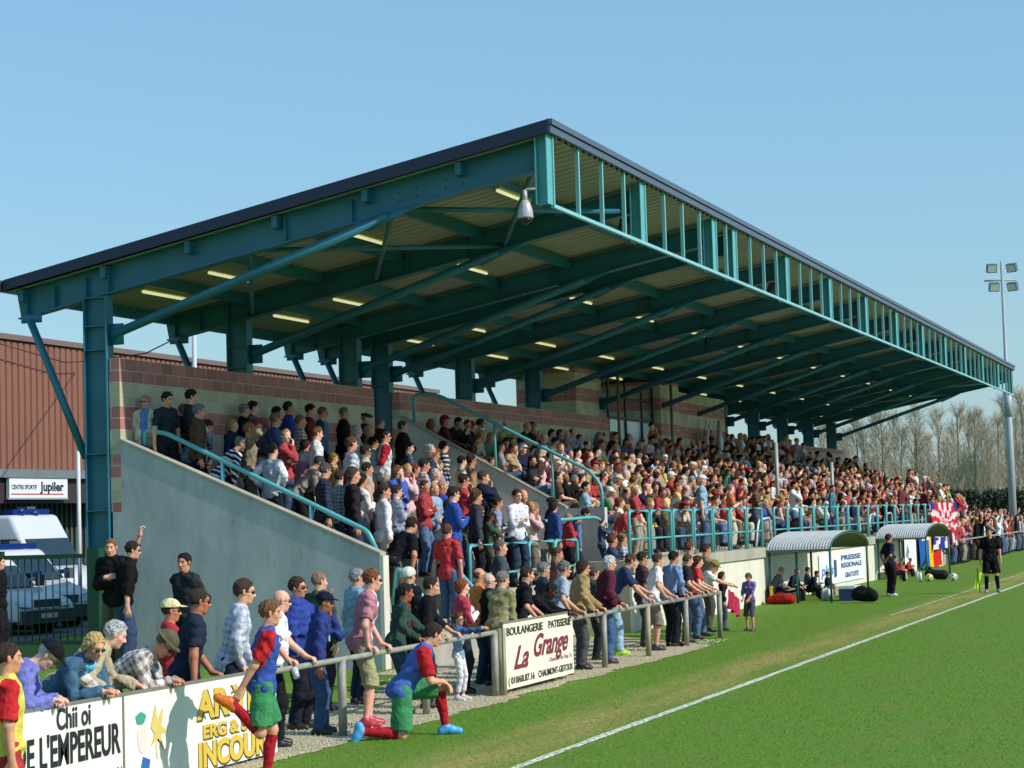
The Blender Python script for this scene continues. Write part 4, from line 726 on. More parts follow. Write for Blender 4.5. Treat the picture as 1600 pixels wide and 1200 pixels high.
# ------------------------------------------------------------ floodlight mast
m_ = atd(1583, 805, 105); m_[2] = 0; fl = tag(empty('floodlight_mast', tuple(m_)), 'tall pale floodlight mast with four lamps beyond the far end of the stand', 'floodlight'); S = M_G2 = paint('mast_grey', '#98a3ac', .45)
link('pole', MB().tube([(0, 0, 0), (0, 0, 7.2), (0, 0, 7.3), (0, 0, 15.1)], [.21, .18, .11, .07], 14).mesh('pole', S, True), fl); cr = np.array([math.sin(YAW), -math.cos(YAW), 0])
link('crossbar', MB().tube([tuple(-cr*.95+(0, 0, 14.1)), tuple(cr*.75+(0, 0, 14.1))], .045, 8).mesh('crossbar', S, True), fl); link('collar', MB().tube([(0, 0, 6.9), (0, 0, 8.2)], .22, 10).mesh('collar', S, True), fl)
for a, z in ((-.5, 14.75), (.5, 14.75), (-.42, 13.75), (.5, 13.75)):
    lp = link('lamp_head', MB().box(-.32, .32, -.12, .2, -.27, .27).box(-.26, .26, .2, .32, -.2, .2).mesh('lamp_head', paint('lamp_casing', '#5b6468', .4)), fl, tuple(cr*a*1.05+(0, 0, z))); lp.scale = (.82,)*3; lp.rotation_euler = (R(20), 0, R(-70 if a < 0 else -110)); link('lens', MB().box(-.27, .27, -.135, -.121, -.22, .22).mesh('lens', paint('lamp_lens', '#d8dcd6', .15)), lp)
# ------------------------------------------------------------ sports hall behind on the left
hall = tag(empty('sports_hall', (0, 20, 0)), 'brown ribbed metal sports hall behind the parked police vans', 'building')
X0, X1 = 4, 62; prof = []; x = X0
while x < X1: prof += [(x, 0), (x+.22, 0), (x+.25, .06), (x+.32, .06), (x+.35, 0)]; x += .35
n = len(prof); b = MB(); b.add([(px, py, 4.42) for px, py in prof]+[(px, py, 8.55) for px, py in prof], [(k, k+1, n+k+1, n+k) for k in range(n-1)]); b.box(X0, X1, .1, 24, 4.42, 8.6); link('cladding', b.mesh('cladding', paint('brown_cladding', '#805544', .6, var=.1, scale=.7)), hall)
link('roof_edge', MB().box(X0-.1, X1+.1, -.1, 24, 8.60, 8.78).mesh('roof_edge', paint('roof_edge_brown', '#6f5c58', .6)), hall); link('canopy_edge', MB().box(X0, X1, -.25, .05, 4.12, 4.40).mesh('canopy_edge', paint('canopy_grey', '#6c7478', .5)), hall)
link('ground_floor_wall', MB().box(X0, X1, 1.2, 24, 0, 4.41).mesh('ground_floor_wall', paint('dark_wall', '#3c3334', .7)), hall); b = MB()
x = X0
while x < 50: b.box(x, x+.10, 1.1, 1.19, 0, 3.4); x += .30
link('slats', b.mesh('slats', paint('green_slats', '#45564c', .6)), hall); link('fascia_band', MB().box(X0, X1, -.02, .08, 3.3, 4.11).mesh('fascia_band', paint('dark_fascia', '#33292a', .6)), hall)
sg = tag(empty('shop_sign', (25.45, 19.85, 3.47)), 'long white sign reading CENTRE SPORTIF Jupiler on the dark band of the sports hall', 'sign'); link('panel', MB().box(0, 3.35, -.06, .06, 0, .68).mesh('panel', P_('#d5dade')), sg); link('frame', MB().box(-.05, 3.4, -.05, .05, -.05, -.002).box(-.05, 3.4, -.05, .05, .682, .73).mesh('frame', P_('#9aa0a4')), sg)
text('CENTRE SPORTIF', .20, (.12, -.065, .28), P_('#23262e'), sg, bold=.004, fit=1.42); text('Jupiler', .42, (1.72, -.065, .23), P_('#1d1f26'), sg, bold=.014, fit=1.4); flat([(.1, .1), (.1, .14), (3.1, .14), (3.1, .1)], P_('#a8303a'), sg, 'underline', y=-.061)
p = atd(122, 705, 50); tag(MB().tube([(p[0], p[1], 0), tuple(p)], .05, 8).build('flag_pole', P_('#c9cdd0'), None, True), 'thin white pole standing in front of the dark hall entrance', 'pole')
p = atd(303, 500, 60); q = atd(302, 575, 60); tag(MB().tube([(q[0], q[1], 0), tuple(p)], .07, 8).build('flag_pole', P_('#b9c0c4'), None, True), 'thin white mast behind the back wall between the first two columns', 'pole')
for k, (u, v0) in enumerate(((768, 620), (1130, 655))): p = atd(u, v0-40, 90); tag(MB().tube([(p[0], p[1], 0), tuple(p)], .06, 8).build('flag_pole', P_('#a9b0b4'), None, True), 'thin grey mast seen %s' % ('behind the fourth column' if k == 0 else 'through the gap past the tower'), 'pole')
a, b = ony(0, 537, 19.5), ony(100, 566, 19.5); e1 = ony(136, 565, 19.5); c2, d2 = atd(228, 552, 60), atd(292, 520, 60); tag(MB().tube([tuple(a), tuple(b), tuple(e1), tuple(c2), tuple(d2)], .02, 6).build('overhead_cable', M_DK, None, True), 'thin dark cable sagging across the brown sports hall', 'cable')
# ------------------------------------------------------------ green gate and fence
gate = tag(empty('metal_gate', (-.85, .3, .42)), 'dark green barred metal gate beside the end column', 'gate'); MG = paint('gate_green', '#12432f', .45)
link('frame', MB().box(-.025, .025, 0, 5.0, 1.46, 1.53).box(-.025, .025, 0, 5.0, .05, .12).box(-.04, .04, 1.56, 1.64, 0, 1.6).mesh('frame', MG), gate); link('gate_post', MB().box(-.09, .09, -.32, -.10, -.3, 1.62).mesh('gate_post', MG), gate)
for k in range(36): link('bar', MB().tube([(0, .07+.135*k, .08), (0, .07+.135*k, 1.5)], .011, 8).mesh('bar', MG, True), gate)
# ------------------------------------------------------------ police vehicles in the car park
M_WHITE = paint('vehicle_white', '#c2c7cb', .3, var=.04, spec=.6); M_VGL = paint('vehicle_glass', '#20303a', .08, var=.2, spec=.9); M_TYRE = paint('tyre_black', '#17181a', .8); M_RIM = paint('wheel_rim', '#9a9fa4', .3, metal=.6); M_BUMP = paint('bumper_grey', '#4a4f54', .6); M_BL = paint('beacon_blue', '#173272', .15); M_STR = paint('stripe_blue', '#1f3f96', .4); M_ORG = paint('stripe_orange', '#d8641e', .4)
def bevel(o, w=.05, s=3): m = o.modifiers.new('bevel', 'BEVEL'); m.width = w; m.segments = s; m.limit_method = 'ANGLE'; [setattr(p, 'use_smooth', True) for p in o.data.polygons]; return o
def vehicle(name, loc, rz, L, Wd, Hb, H, hood, screen, label, cat, roofback=.1, stripes=False, bar=True):
    """forward is +X; Hb belt height, hood = hood length, screen = windscreen run"""
    r = tag(empty(name, loc, R(rz)), label, cat); h = Wd/2; xf = L/2; hz = Hb-.02
    body = MB().prism([(-xf, .35), (-xf, Hb), (xf-hood-.02, Hb), (xf-.25, hz-.22), (xf-.05, hz-.42), (xf, .6), (xf, .32)], 1, -h, h); bevel(link('body', body.mesh('body', M_WHITE), r), .09, 4)
    x1 = xf-hood; x2 = x1-screen; i = .16 if H < 2.2 else .09; Hx = H
    cab = MB().hexa([(-xf+.02, -h+.02, Hb-.03), (x1, -h+.02, Hb-.03), (x1, h-.02, Hb-.03), (-xf+.02, h-.02, Hb-.03), (-xf+roofback, -h+i, Hx), (x2, -h+i, Hx), (x2, h-i, Hx), (-xf+roofback, h-i, Hx)]); bevel(link('cabin', cab.mesh('cabin', M_WHITE), r), .12, 4)
    def onside(t, f): # point on the side: t along x, f fraction up the cabin
        return f
    zt = min(Hx-.18, Hb+.72); ft = (zt-Hb)/(Hx-Hb)
    ws = MB(); d = .012; ws.hexa([(x1-.01+d, -h+.14, Hb+.03), (x1-.01+d, h-.14, Hb+.03), (x1-screen*ft+d, h-.16-i*ft, zt), (x1-screen*ft+d, -h+.16+i*ft, zt), (x1+.012+d, -h+.14, Hb+.03), (x1+.012+d, h-.14, Hb+.03), (x1-screen*ft+.03+d, h-.16-i*ft, zt), (x1-screen*ft+.03+d, -h+.16+i*ft, zt)]); link('windscreen', ws.mesh('windscreen', M_VGL), r)
    for s in (-1, 1):
        for a, b, sl in ((x1-1.15, x1-.12, 1), (x1-2.3, x1-1.28, 0)):
            y0, y1 = s*(h-.02+.012), s*(h-.02-(i-.02)*ft+.014); q = screen*ft if sl else 0
            w_ = MB(); w_.hexa([(a, y0-s*.03, Hb+.04), (b, y0-s*.03, Hb+.04), (b, y0, Hb+.04), (a, y0, Hb+.04), (a, y1-s*.03, zt), (b-q, y1-s*.03, zt), (b-q, y1, zt), (a, y1, zt)]); link('side_window', w_.mesh('side_window', M_VGL), r)
        link('mirror', MB().box(x1-.15, x1-.02, s*(h+.02) if s > 0 else -h-.2, s*(h+.02)+.18 if s > 0 else -h-.02, Hb+.02, Hb+.28).mesh('mirror', M_BUMP), r)
        link('headlight', MB().hexa([(xf-.18, s*(h-.42), .62), (xf+.005, s*(h-.42), .62), (xf+.005, s*(h-.06), .66), (xf-.18, s*(h-.06), .66), (xf-.24, s*(h-.42), hz-.30), (xf-.07, s*(h-.42), hz-.34), (xf-.10, s*(h-.06), hz-.26), (xf-.24, s*(h-.06), hz-.26)]).mesh('headlight', paint('headlight_lens', '#b9c2c8', .1)), r)
        link('door_line', MB().box(x1-1.24, x1-1.225, s*h-.004 if s > 0 else -h-.004, s*h+.004 if s > 0 else -h+.004, .5, Hb-.1).box(x1-.05, x1-.035, s*h-.004 if s > 0 else -h-.004, s*h+.004 if s > 0 else -h+.004, .5, Hb-.1).mesh('door_line', M_BUMP), r)
        if stripes:
            for k in range(3):
                x = x1-2.2+.34*k; st = MB(); ys = s*(h+.004); pts = [(x-.5, .50), (x+.9, 1.12+.06*k), (x+1.6, 1.2+.06*k), (x+1.6, 1.3+.06*k), (x+.85, 1.24+.06*k), (x-.66, .50)]; st.prism(pts, 1, ys-.003, ys+.003); link('stripe', st.mesh('stripe', M_STR), r)
        for wx in (-xf+.9, xf-.85):
            wq = link('wheel', MB().tube([(wx, s*(h-.24), .33), (wx, s*(h+.0), .33)], .34, 24).mesh('wheel', M_TYRE, True), r); link('rim', MB().tube([(wx, s*h, .33), (wx, s*(h+.014), .33)], .21, 18).mesh('rim', M_RIM), wq)
    link('bumper', MB().box(xf-.12, xf+.06, -h+.03, h-.03, .26, .56).mesh('bumper', M_BUMP), r); link('grille', MB().box(xf-.02, xf+.025, -.42, .42, .62, .80).mesh('grille', M_BUMP), r); link('number_plate', MB().box(xf+.061, xf+.07, -.26, .26, .38, .49).mesh('number_plate', P_('#d8d8d2')), r)
    if bar: lb = link('light_bar', MB().box(x2-.45, x2-.1, -h+.3, h-.3, Hx+.01, Hx+.15).mesh('light_bar', M_BL), r); link('loudspeaker_box', MB().box(x2-.46, x2-.1, -.16, .16, Hx+.151, Hx+.22).mesh('loudspeaker_box', M_BUMP), r)
    return r, x1, x2
p = onz(118, 940, 0); v1, *_ = vehicle('police_van', (16.3, 13.8, 0), -99, 6.0, 2.0, 1.45, 2.80, .95, .85, 'tall white police van parked in front of the sports hall', 'van', stripes=False)
link('beacon', MB().tube([(1.1, -.4, 2.79), (1.1, -.4, 2.98)], .09, 12).tube([(1.1, .1, 2.79), (1.1, .1, 2.9)], .12, 12).mesh('beacon', M_BL, True), v1)
for s in (-1,): link('arrow_mark', MB().prism([(1.5, .85), (2.0, 1.25), (2.4, 1.25), (1.95, .85), (2.4, .55), (2.0, .55)], 1, s*1.008, s*1.002).mesh('arrow_mark', M_ORG), v1); link('arrow_mark', MB().prism([(1.85, .85), (2.3, 1.2), (2.55, 1.2), (2.2, .85)], 1, s*1.016, s*1.010).mesh('arrow_mark', M_STR), v1)
vehicle('police_van', (13.4, 11.6, 0), -112, 4.7, 1.85, 1.15, 1.92, 1.15, .75, 'white police minivan with blue light bar behind the green gate', 'minivan', stripes=True)
vehicle('police_car', (10.6, 10.6, 0), -100, 4.6, 1.8, 1.05, 1.75, 1.1, .7, 'white police car with slanting blue stripes at the left edge behind the gate', 'police car', stripes=True)
# ------------------------------------------------------------ bare trees, hedge and house beyond the far end
M_BARK = paint('bark', '#857b6c', .9, var=.2, scale=4); M_TWIG = paint('twigs', '#aba08e', .9, var=.25, scale=2)  # distance haze is put into these paled bark and twig colours
def tree_meshes(seed, h=10.5):
    g = np.random.default_rng(seed); t = MB(); c = MB(); lean = g.normal(0, .15, 2); pts = [(lean[0]*(k/8)**2+g.normal(0, .04), lean[1]*(k/8)**2, h*.93*k/8) for k in range(9)]; t.tube(pts, [.17*(1-.85*k/8)+.015 for k in range(9)], 6)
    for k in range(46):
        f = g.uniform(.16, .97); a = g.uniform(0, 6.28); L = (1.0-f)*3.0*g.uniform(.6, 1.1)+.7; i = min(int(f*8), 7); fr = f*8-i; b0 = np.array(pts[i])*(1-fr)+np.array(pts[i+1])*fr; up = g.uniform(1.2, 2.4); d = nrm((math.cos(a), math.sin(a), up)); e = b0+d*L+(0, 0, .2*L); md = b0+d*L*.5; t2 = c
        t2.tube([b0, md, e], [.035*(1.2-f), .024, .010], 3)
        for q in range(16):
            s = g.uniform(.25, 1.0); p0 = b0+(e-b0)*s; d2 = nrm(d+g.normal(0, .55, 3)+(0, 0, .3)); c.tube([p0, p0+d2*g.uniform(.35, 1.0)], [.013, .005], 3, cap=False)
            p1 = p0+d2*.4; c.tube([p1, p1+nrm(d2+g.normal(0, .6, 3))*.4], [.010, .004], 3, cap=False)
    return t.mesh('trunk', M_BARK, True), c.mesh('crown', M_TWIG)
TP = [tree_meshes(20+k) for k in range(4)]; g = np.random.default_rng(5)
for k in range(25):
    u = 1290+k*13.8+g.normal(0, 4); dd = g.uniform(128, 175); p = atd(u, 790, dd); hh = (788-(655+g.normal(0, 18)-(18 if k > 12 else 0)))/FPX*dd+2.3; r = tag(empty('bare_tree', (p[0], p[1], 0), g.uniform(0, 6), hh/10.5), 'leafless %s tree, %s from the left in the row beyond the far end' % (['slender', 'upright', 'twiggy', 'thin'][k % 4], ['1st', '2nd', '3rd'][k] if k < 3 else '%dth' % (k+1)), 'tree', 'bare trees beyond the stand'); t, c = TP[k % 4]; link('trunk', t, r); link('crown', c, r)
for k, (u, top) in enumerate(((711, 606), (716, 615))): p = atd(u, 700, 95); r = tag(empty('distant_tree', (p[0], p[1], 0), k, ((790-top)/FPX*95+2.3)/10.5), 'bare treetop showing above the back wall by the fifth column', 'tree', 'treetops over the wall'); link('trunk', TP[k][0], r); link('crown', TP[k][1], r)
M_HEDGE = paint('hedge_leaf', '#39432f', .9, var=.5, scale=3)
p, q = atd(1440, 800, 118), atd(1640, 800, 118); n = 60000; t = rng.random(n); X = p[0]+(q[0]-p[0])*t; Yh = p[1]+(q[1]-p[1])*t+rng.normal(0, .5, n); hh = 2.6+.4*np.sin(t*40)+.3*np.sin(t*97); Zh = rng.random(n)**.8*hh; e = rng.normal(0, .10, (n, 3, 3)); V = (np.stack([X, Yh, Zh], 1)[:, None]+e).reshape(-1, 3)
tag(link('hedge', mesh_np('hedge', V, np.arange(n*3).reshape(-1, 3), M_HEDGE, smooth=False, tri=True)), 'dark bushy hedge behind the crowd at the foot of the floodlight mast', 'hedge')
p, q = atd(1485, 800, 190), atd(1640, 800, 205); hs = tag(empty('distant_house', tuple(np.append(p[:2], 0)), math.atan2(q[1]-p[1], q[0]-p[0])), 'long low brown building behind the bare trees at the right edge', 'building'); L = float(np.linalg.norm(q-p)); link('wall', MB().box(0, L, -4, 4, 0, 3.6).mesh('wall', paint('brown_wall', '#5a4a40', .8)), hs); link('roof', MB().prism([(-4.3, 3.61), (0, 6.3), (4.3, 3.61)], 0, -.3, L+.3).mesh('roof', paint('brown_tile', '#5d4f48', .8)), hs)
for k in range(7): link('window', MB().box(2+k*3.6, 3.2+k*3.6, -4.05, -4.003, 1.2, 2.5).mesh('window', M_DK), hs)
# ------------------------------------------------------------ people along the railing, on the pitch and by the gate
def place(u, v, Y, phi, label, sk=None, look=None, h=None, rail=None, zg=0.0, fine=.0085, group=None, dxh=0.0, X=None):
    sk = dict(sk or {}); look = dict(look or {}); hw = ony(u, v, Y) if X is None else CAM+ray(u, v)*(X-CAM[0])/ray(u, v)[0]; ph = R(phi); c, s_ = math.cos(ph), math.sin(ph)
    def toL(wp, base, s): d = (np.array(wp)-np.array([base[0], base[1], zg]))/s; return np.array([c*d[0]+s_*d[1], -s_*d[0]+c*d[1], d[2]])
    def dirL(w): return (c*w[0]+s_*w[1], -s_*w[0]+c*w[1], w[2])
    lean = sk.get('lean')
    if h and lean is None:
        lo, hi = 0, 75
        for _ in range(14):
            m = (lo+hi)/2; t = head_top(skel(**{**sk, 'lean': m}))[2]*h/1.75
            if t+zg > hw[2]: lo = m
            else: hi = m
        sk['lean'] = lo
    t = head_top(skel(**sk)); s = h/1.75 if h else (hw[2]-zg)/t[2]; s = float(np.clip(s, .55, 1.13))
    if rail and not h and (rail[0] if isinstance(rail, tuple) else rail) in ('grip', 'one'):
        sk.setdefault('lean', 13); sp0 = rail[1] if isinstance(rail, tuple) else .24
        for _ in range(30):     # move up to the rail until the arms reach it
            j_ = skel(**sk); t = head_top(j_); s = float(np.clip((hw[2]-zg)/t[2], .55, 1.13)); sh = j_['P']+j_['u']*.43
            yb = hw[1]-s*(math.sin(ph)*t[0]+math.cos(ph)*t[1]); ysh = yb+s*(math.sin(ph)*sh[0]); zsh = sh[2]*s+zg
            if math.hypot(ysh-(YF+.045), zsh-(ZR+.055)) < .47*s or Y < -8.2: break
            Y -= .03; hw = ony(u, v, Y)
        t = head_top(skel(**sk)); s = float(np.clip((hw[2]-zg)/t[2], .55, 1.13))
    base = np.array([hw[0]-s*(c*t[0]-s_*t[1]), hw[1]-s*(s_*t[0]+c*t[1]), zg])
    if rail:
        left_x = 1 if math.sin(ph+math.pi/2)*0+math.cos(ph+math.pi/2) > 0 else -1   # which way local left lies along X
        H = []
        for i, sg_ in enumerate((1, -1)):
            sp = rail[1] if isinstance(rail, tuple) else .24; kd = rail[0] if isinstance(rail, tuple) else rail; xx = hw[0]+dxh+left_x*sg_*sp
            if kd == 'grip' or kd == ('grip', 'free')[0]: H.append((toL((xx, YF+.045, ZR+.055), base, s), dirL((left_x*sg_*-.1, -.9, -.15)), dirL((0, 0, -1)), 1.15))
            elif kd == 'elbow': H.append((toL((hw[0]+dxh+left_x*sg_*sp*.25, YF-.10, ZR+.07), base, s), dirL((-left_x*sg_*.8, -.5, -.1)), dirL((0, -.3, -1)), .5))
            elif kd == 'one': H.append((toL((xx, YF+.045, ZR+.055), base, s), dirL((0, -.9, -.15)), dirL((0, 0, -1)), 1.15) if i == look.pop('railhand', 0) else sk.get('H', ('side', 'side'))[i])
        sk['H'] = H; 
        if kd == 'elbow': sk['hint'] = [(-.2, .5, -.9), (-.2, -.5, -.9)]
    return make_person(tuple(base), ph, s, skel(**sk), fine, label, group, **look)
G1 = 'spectators along the pitch rail'
F = [  # u, v, Y, heading, label, skeleton, look, extra
 (92, 1006, -8.42, -62, 'elderly person in violet-blue sweater and black cap leaning over the leftmost board', dict(hy=-4, hp=22), dict(top='#6f74c4', hat='cap', hatc='#17181b', hair='ring', hairc='#b8b4ae', skin='#d8a488', glasses=1, b=1.12, belly=1, thick=.022), dict(h=1.74, rail='elbow')),
 (152, 990, -8.30, -100, 'blonde person with sunglasses, denim jacket and sky blue scarf leaning on the board', dict(hy=-10, hp=0), dict(top='#3c6684', sex='f', hair='bob', hairc='#c2a468', glasses=1, scarf='#68b8dc', legs='#27323f', skin='#c98f70', thick=.022), dict(h=1.66, rail='elbow')),
 (187, 970, -8.22, -60, 'white-haired person in sand sweater with white chest band and olive cardigan', dict(hy=4), dict(top='#b3a480', top2='#e2ddd0', pat='band', hair='short', hairc='#b5b4b4', skin='#d6a084', b=1.08, thick=.024, legs='#4c4638'), dict(h=1.74, rail='grip')),
 (272, 992, -8.40, -72, 'person in olive hat and plaid shirt bent over the board on folded arms', dict(hp=24), dict(top='#d9d2cf', top2='#5a3f42', pat='plaid', hat='hat', hatc='#5a5844', hair='ring', hairc='#6e6258', glasses=1, skin='#c58a6c', b=1.05), dict(h=1.7, rail='elbow')),
 (266, 937, -7.35, -52, 'person in beige cap and red t-shirt with folded arms behind the olive hat', dict(pose='crossed', hy=-6), dict(top='#b8232e', sleeve=.7, hat='cap', hatc='#d9cf9f', hair='ring', hairc='#4a3528', glasses=1, skin='#b97a58', b=1.12, belly=.6, legs='#2a3140'), {}),
 (312, 919, -7.55, -58, 'crop-haired person in navy polo shirt with sunglasses, one hand on the rail', dict(hy=6), dict(top='#1f2a42', sleeve=.75, hair='buzz', hairc='#3a2b22', glasses=1, skin='#a8694a', b=1.05, legs='#1f2733'), dict(rail=('one', .12))),
 (382, 904, -7.55, -62, 'tousled brown-haired person in pale checked shirt beside the stretching player', dict(hy=0), dict(top='#c3c8d4', top2='#8a93ad', pat='plaid', hair='short', hairc='#4a3325', glasses=1, skin='#cf9b7c', legs='#222a38'), dict(rail=('grip', .14))),
 (440, 921, -7.80, -55, 'bald person with sunglasses in white short-sleeved shirt and black trousers', dict(hy=2), dict(top='#e4e3e6', sleeve=.8, hair='bald', glasses=1, skin='#cf9a7e', legs='#191a1e', b=1.12, belly=.7, shoe='#1d1a18'), dict(rail=('grip', .22))),
 (464, 901, -7.45, -80, 'balding person in royal blue zip jacket and sunglasses raising one hand', dict(hy=-8, H=('wave', 'side')), dict(top='#27459c', vneck='#dfe3ea', hair='short', hairc='#3c2c24', glasses=1, skin='#bf8464', legs='#1d2230', b=1.15, belly=.9, thick=.028), {}),
 (508, 926, -7.75, -66, 'person in navy cap and navy jacket over blue jeans, one hand at the mouth', dict(hy=-10, H=('chin', 'side')), dict(top='#2a3a80', hat='cap', hatc='#141b33', hair='ring', hairc='#2c2522', glasses=0, skin='#9c6447', legs='#33517c', vneck='#9fc0dc', thick=.026), dict(rail=('one', .05), rh=1)),
 (498, 893, -6.75, -20, 'bald person in olive jacket standing behind the navy cap', dict(hy=-20), dict(top='#3d4433', hair='buzz', hairc='#8a6f5c', skin='#cf9a7c', legs='#2c2f33', thick=.026), {}),
 (557, 888, -6.85, -35, 'grey-haired person in pale blue jacket behind the pink t-shirt', dict(hy=-10), dict(top='#84a3bf', hair='short', hairc='#8d8d90', skin='#c89274', legs='#2c3340', thick=.024), {}),
 (582, 888, -7.72, -62, 'tall person in faded pink t-shirt, khaki shorts and red canvas shoes', dict(hy=4), dict(top='#b87480', top2='#ddd6da', pat='panel', sleeve=.75, hair='short', hairc='#7a4a2c', glasses=1, skin='#d39a80', legs='#a3a070', legt=1.1, legloose=.035, shoe='#b23848', b=.98), dict(rail=('grip', .20))),
 (638, 887, -6.70, -30, 'person in white knitted hat and black coat behind the green sweater', dict(hy=0), dict(top='#17181c', hat='beanie', hatc='#d4d0c8', hair='short', hairc='#6a5848', skin='#c58f70', legs='#1b1c22', thick=.03), {}),
 (634, 911, -7.65, -58, 'person in bottle green sweater and dark red scarf, hands on the rail', dict(hy=0), dict(top='#2c4a40', scarf='#7a2334', hair='short', hairc='#1f1814', skin='#96593c', legs='#2c4258', b=1.04), dict(rail=('grip', .2))),
 (674, 901, -7.75, -60, 'person with receding dark hair in black sweater leaning on the rail', dict(hy=-8), dict(top='#17181d', hair='short', hairc='#2e2822', skin='#c88f70', legs='#20242c', sleeve=1.5), dict(rail=('grip', .2))),
 (716, 958, -8.02, -85, 'curly-haired child with sunglasses, denim jacket and white leggings at the rail', dict(hy=-20), dict(top='#86a6c4', sex='f', hair='curly', hairc='#5c3f2a', glasses=1, skin='#cf9478', legs='#dedbe0', legt=1.75, legloose=.0, shoe='#c9c6c6', b=.86, pat='yoke', top2='#3f6186'), dict(rail=('elbow', .3))),
 (722, 904, -7.70, -58, 'copper-haired person in raspberry polo over white sleeves with folded arms', dict(pose='crossed', hy=6), dict(top='#c02c4c', top2='#e9e6ea', pat='forearm', sex='f', hair='bob', hairc='#8a4522', skin='#d9a78e', legs='#2a3038'), {}),
 (748, 887, -7.35, -62, 'person in bright orange sweatshirt with sunglasses behind the raspberry polo', dict(hy=0), dict(top='#e07a1c', hair='ring', hairc='#5c4a3e', glasses=1, skin='#c08666', legs='#27405a', thick=.026, b=1.06), {}),
 (764, 896, -7.60, -60, 'bald person with sunglasses in black coat between orange and khaki', dict(hy=0), dict(top='#1c1b20', hair='bald', glasses=1, skin='#d4a48c', legs='#1b1c20', thick=.028), {}),
 (786, 892, -7.70, -15, 'grey-haired person in khaki shirt seen from behind, elbow on the rail', dict(hy=-20, H=('side', 'cross')), dict(top='#8f8858', hair='short', hairc='#7c7872', skin='#c99474', legs='#3a3a34', b=1.1), dict(rail=('one', -.1))),
 (824, 884, -7.85, -58, 'person with dark cropped hair in black t-shirt pressing both hands on the cream board', dict(hy=2), dict(top='#191c26', sleeve=.9, hair='short', hairc='#3f2c20', skin='#c98f72', legs='#20242e'), dict(rail=('grip', .16))),
 (848, 878, -7.30, -55, 'grey-haired person in navy sweater behind the black t-shirt', dict(hy=0), dict(top='#2c3346', hair='short', hairc='#76767a', skin='#c08a6c', legs='#22262e'), {}),
 (866, 911, -8.15, -85, 'dark-skinned person in black top leaning on the cream board', dict(hy=10), dict(top='#14151a', hair='buzz', hairc='#14110f', skin='#4a2e22', legs='#1a1b20'), dict(h=1.72, rail='elbow')),
 (882, 876, -7.80, -58, 'grey-haired person in light grey t-shirt leaning both arms on the rail', dict(hy=0), dict(top='#9aa6b8', sleeve=.8, hair='short', hairc='#6c6a6a', glasses=1, skin='#c68e70', legs='#2c303a'), dict(rail=('grip', .2))),
 (912, 875, -7.80, -55, 'dark-haired person in camel jacket and grey trousers, hands on the rail', dict(hy=2), dict(top='#a38450', hair='bob', hairc='#3c2418', glasses=1, skin='#c88c6c', legs='#4d4c52', thick=.03, b=1.08, shoe='#1d1b1a'), dict(rail=('grip', .2))),
 (928, 886, -7.62, -60, 'person in dark green jacket just behind the camel jacket', dict(hy=0), dict(top='#3c443f', hair='short', hairc='#5a4638', glasses=1, skin='#cf9576', legs='#272a30', thick=.026), {}),
 (953, 868, -7.80, -57, 'white-haired person in maroon jacket and blue jeans leaning on the rail', dict(hy=2), dict(top='#5a2032', hair='bob', hairc='#c2bfb8', skin='#cf8f76', legs='#3c6290', thick=.03, b=1.05, shoe='#4c2a1c'), dict(rail=('grip', .18))),
 (988, 865, -7.92, -58, 'person in navy t-shirt, pale denim and lime trainers bending onto the rail', dict(hy=0), dict(top='#2b3d66', sleeve=.8, hair='short', hairc='#5a3d2a', skin='#c98c6c', legs='#8fb4cc', shoe='#9fc838'), dict(h=1.82, rail='grip')),
 (1003, 862, -7.55, -58, 'person in dark printed t-shirt behind the navy t-shirt', dict(hy=0), dict(top='#3b3236', sleeve=.8, hair='short', hairc='#2c2018', glasses=1, skin='#c18664', legs='#3a4250'), {}),
 (1028, 864, -7.80, -58, 'person in white t-shirt and beige shorts with hands on the rail', dict(hy=2), dict(top='#e6e4e8', sleeve=.8, hair='short', hairc='#4c3626', skin='#c88e70', legs='#857a68', legt=1.1, legloose=.04, shoe='#33353a'), dict(rail=('grip', .2))),
 (1053, 861, -7.62, -35, 'black-haired person in light blue shirt seen from behind', dict(hy=-15), dict(top='#7492bd', hair='short', hairc='#15110f', skin='#b57c5c', legs='#20242c'), dict(rail=('grip', .15))),
 (1075, 865, -7.75, -60, 'shaven-headed person in charcoal t-shirt leaning on the rail', dict(hy=4), dict(top='#2a2b33', sleeve=.8, hair='buzz', hairc='#5c4636', skin='#c89070', legs='#25354e'), dict(rail=('grip', .18))),
 (1091, 868, -7.95, -62, 'long-haired person in white top with a red bag at the rail', dict(hy=0), dict(top='#ddd4d2', top2='#c03a34', pat='half', sleeve=.6, sex='f', hair='long', hairc='#4f3020', skin='#cf9a7c', legs='#4b6c96', b=.94), dict(rail=('grip', .15))),
 (1102, 849, -7.55, -58, 'tall person in brown-grey t-shirt with folded arms near the rail end', dict(pose='crossed', hy=4), dict(top='#8a7a68', sleeve=.8, hair='short', hairc='#3a281c', skin='#c08464', legs='#55504a'), {}),
 (1077, 846, -7.1, -50, 'person in pale top and short brown hair behind the charcoal t-shirt', dict(hy=0), dict(top='#9aa2ad', hair='short', hairc='#5c4230', skin='#c88e70', legs='#2b3038'), {}),
 (1120, 877, -8.08, -70, 'child with sun-bleached hair and a hat resting chin in hands at the rail end', dict(hy=0, hp=15), dict(top='#e4e2e2', sleeve=.6, sex='f', hair='bob', hairc='#a98c58', hat='brim', hatc='#8d7a4c', skin='#d39c7e', legs='#5b6b84', b=.88), dict(h=1.55, rail=('elbow', .3))),
 (1128, 893, -7.75, -70, 'child in dark top peeping over the end of the railing', dict(hy=10), dict(top='#2b2630', sex='f', hair='long', hairc='#3c2a1e', skin='#cf9a7c', legs='#494e66', b=.85), {}),
]
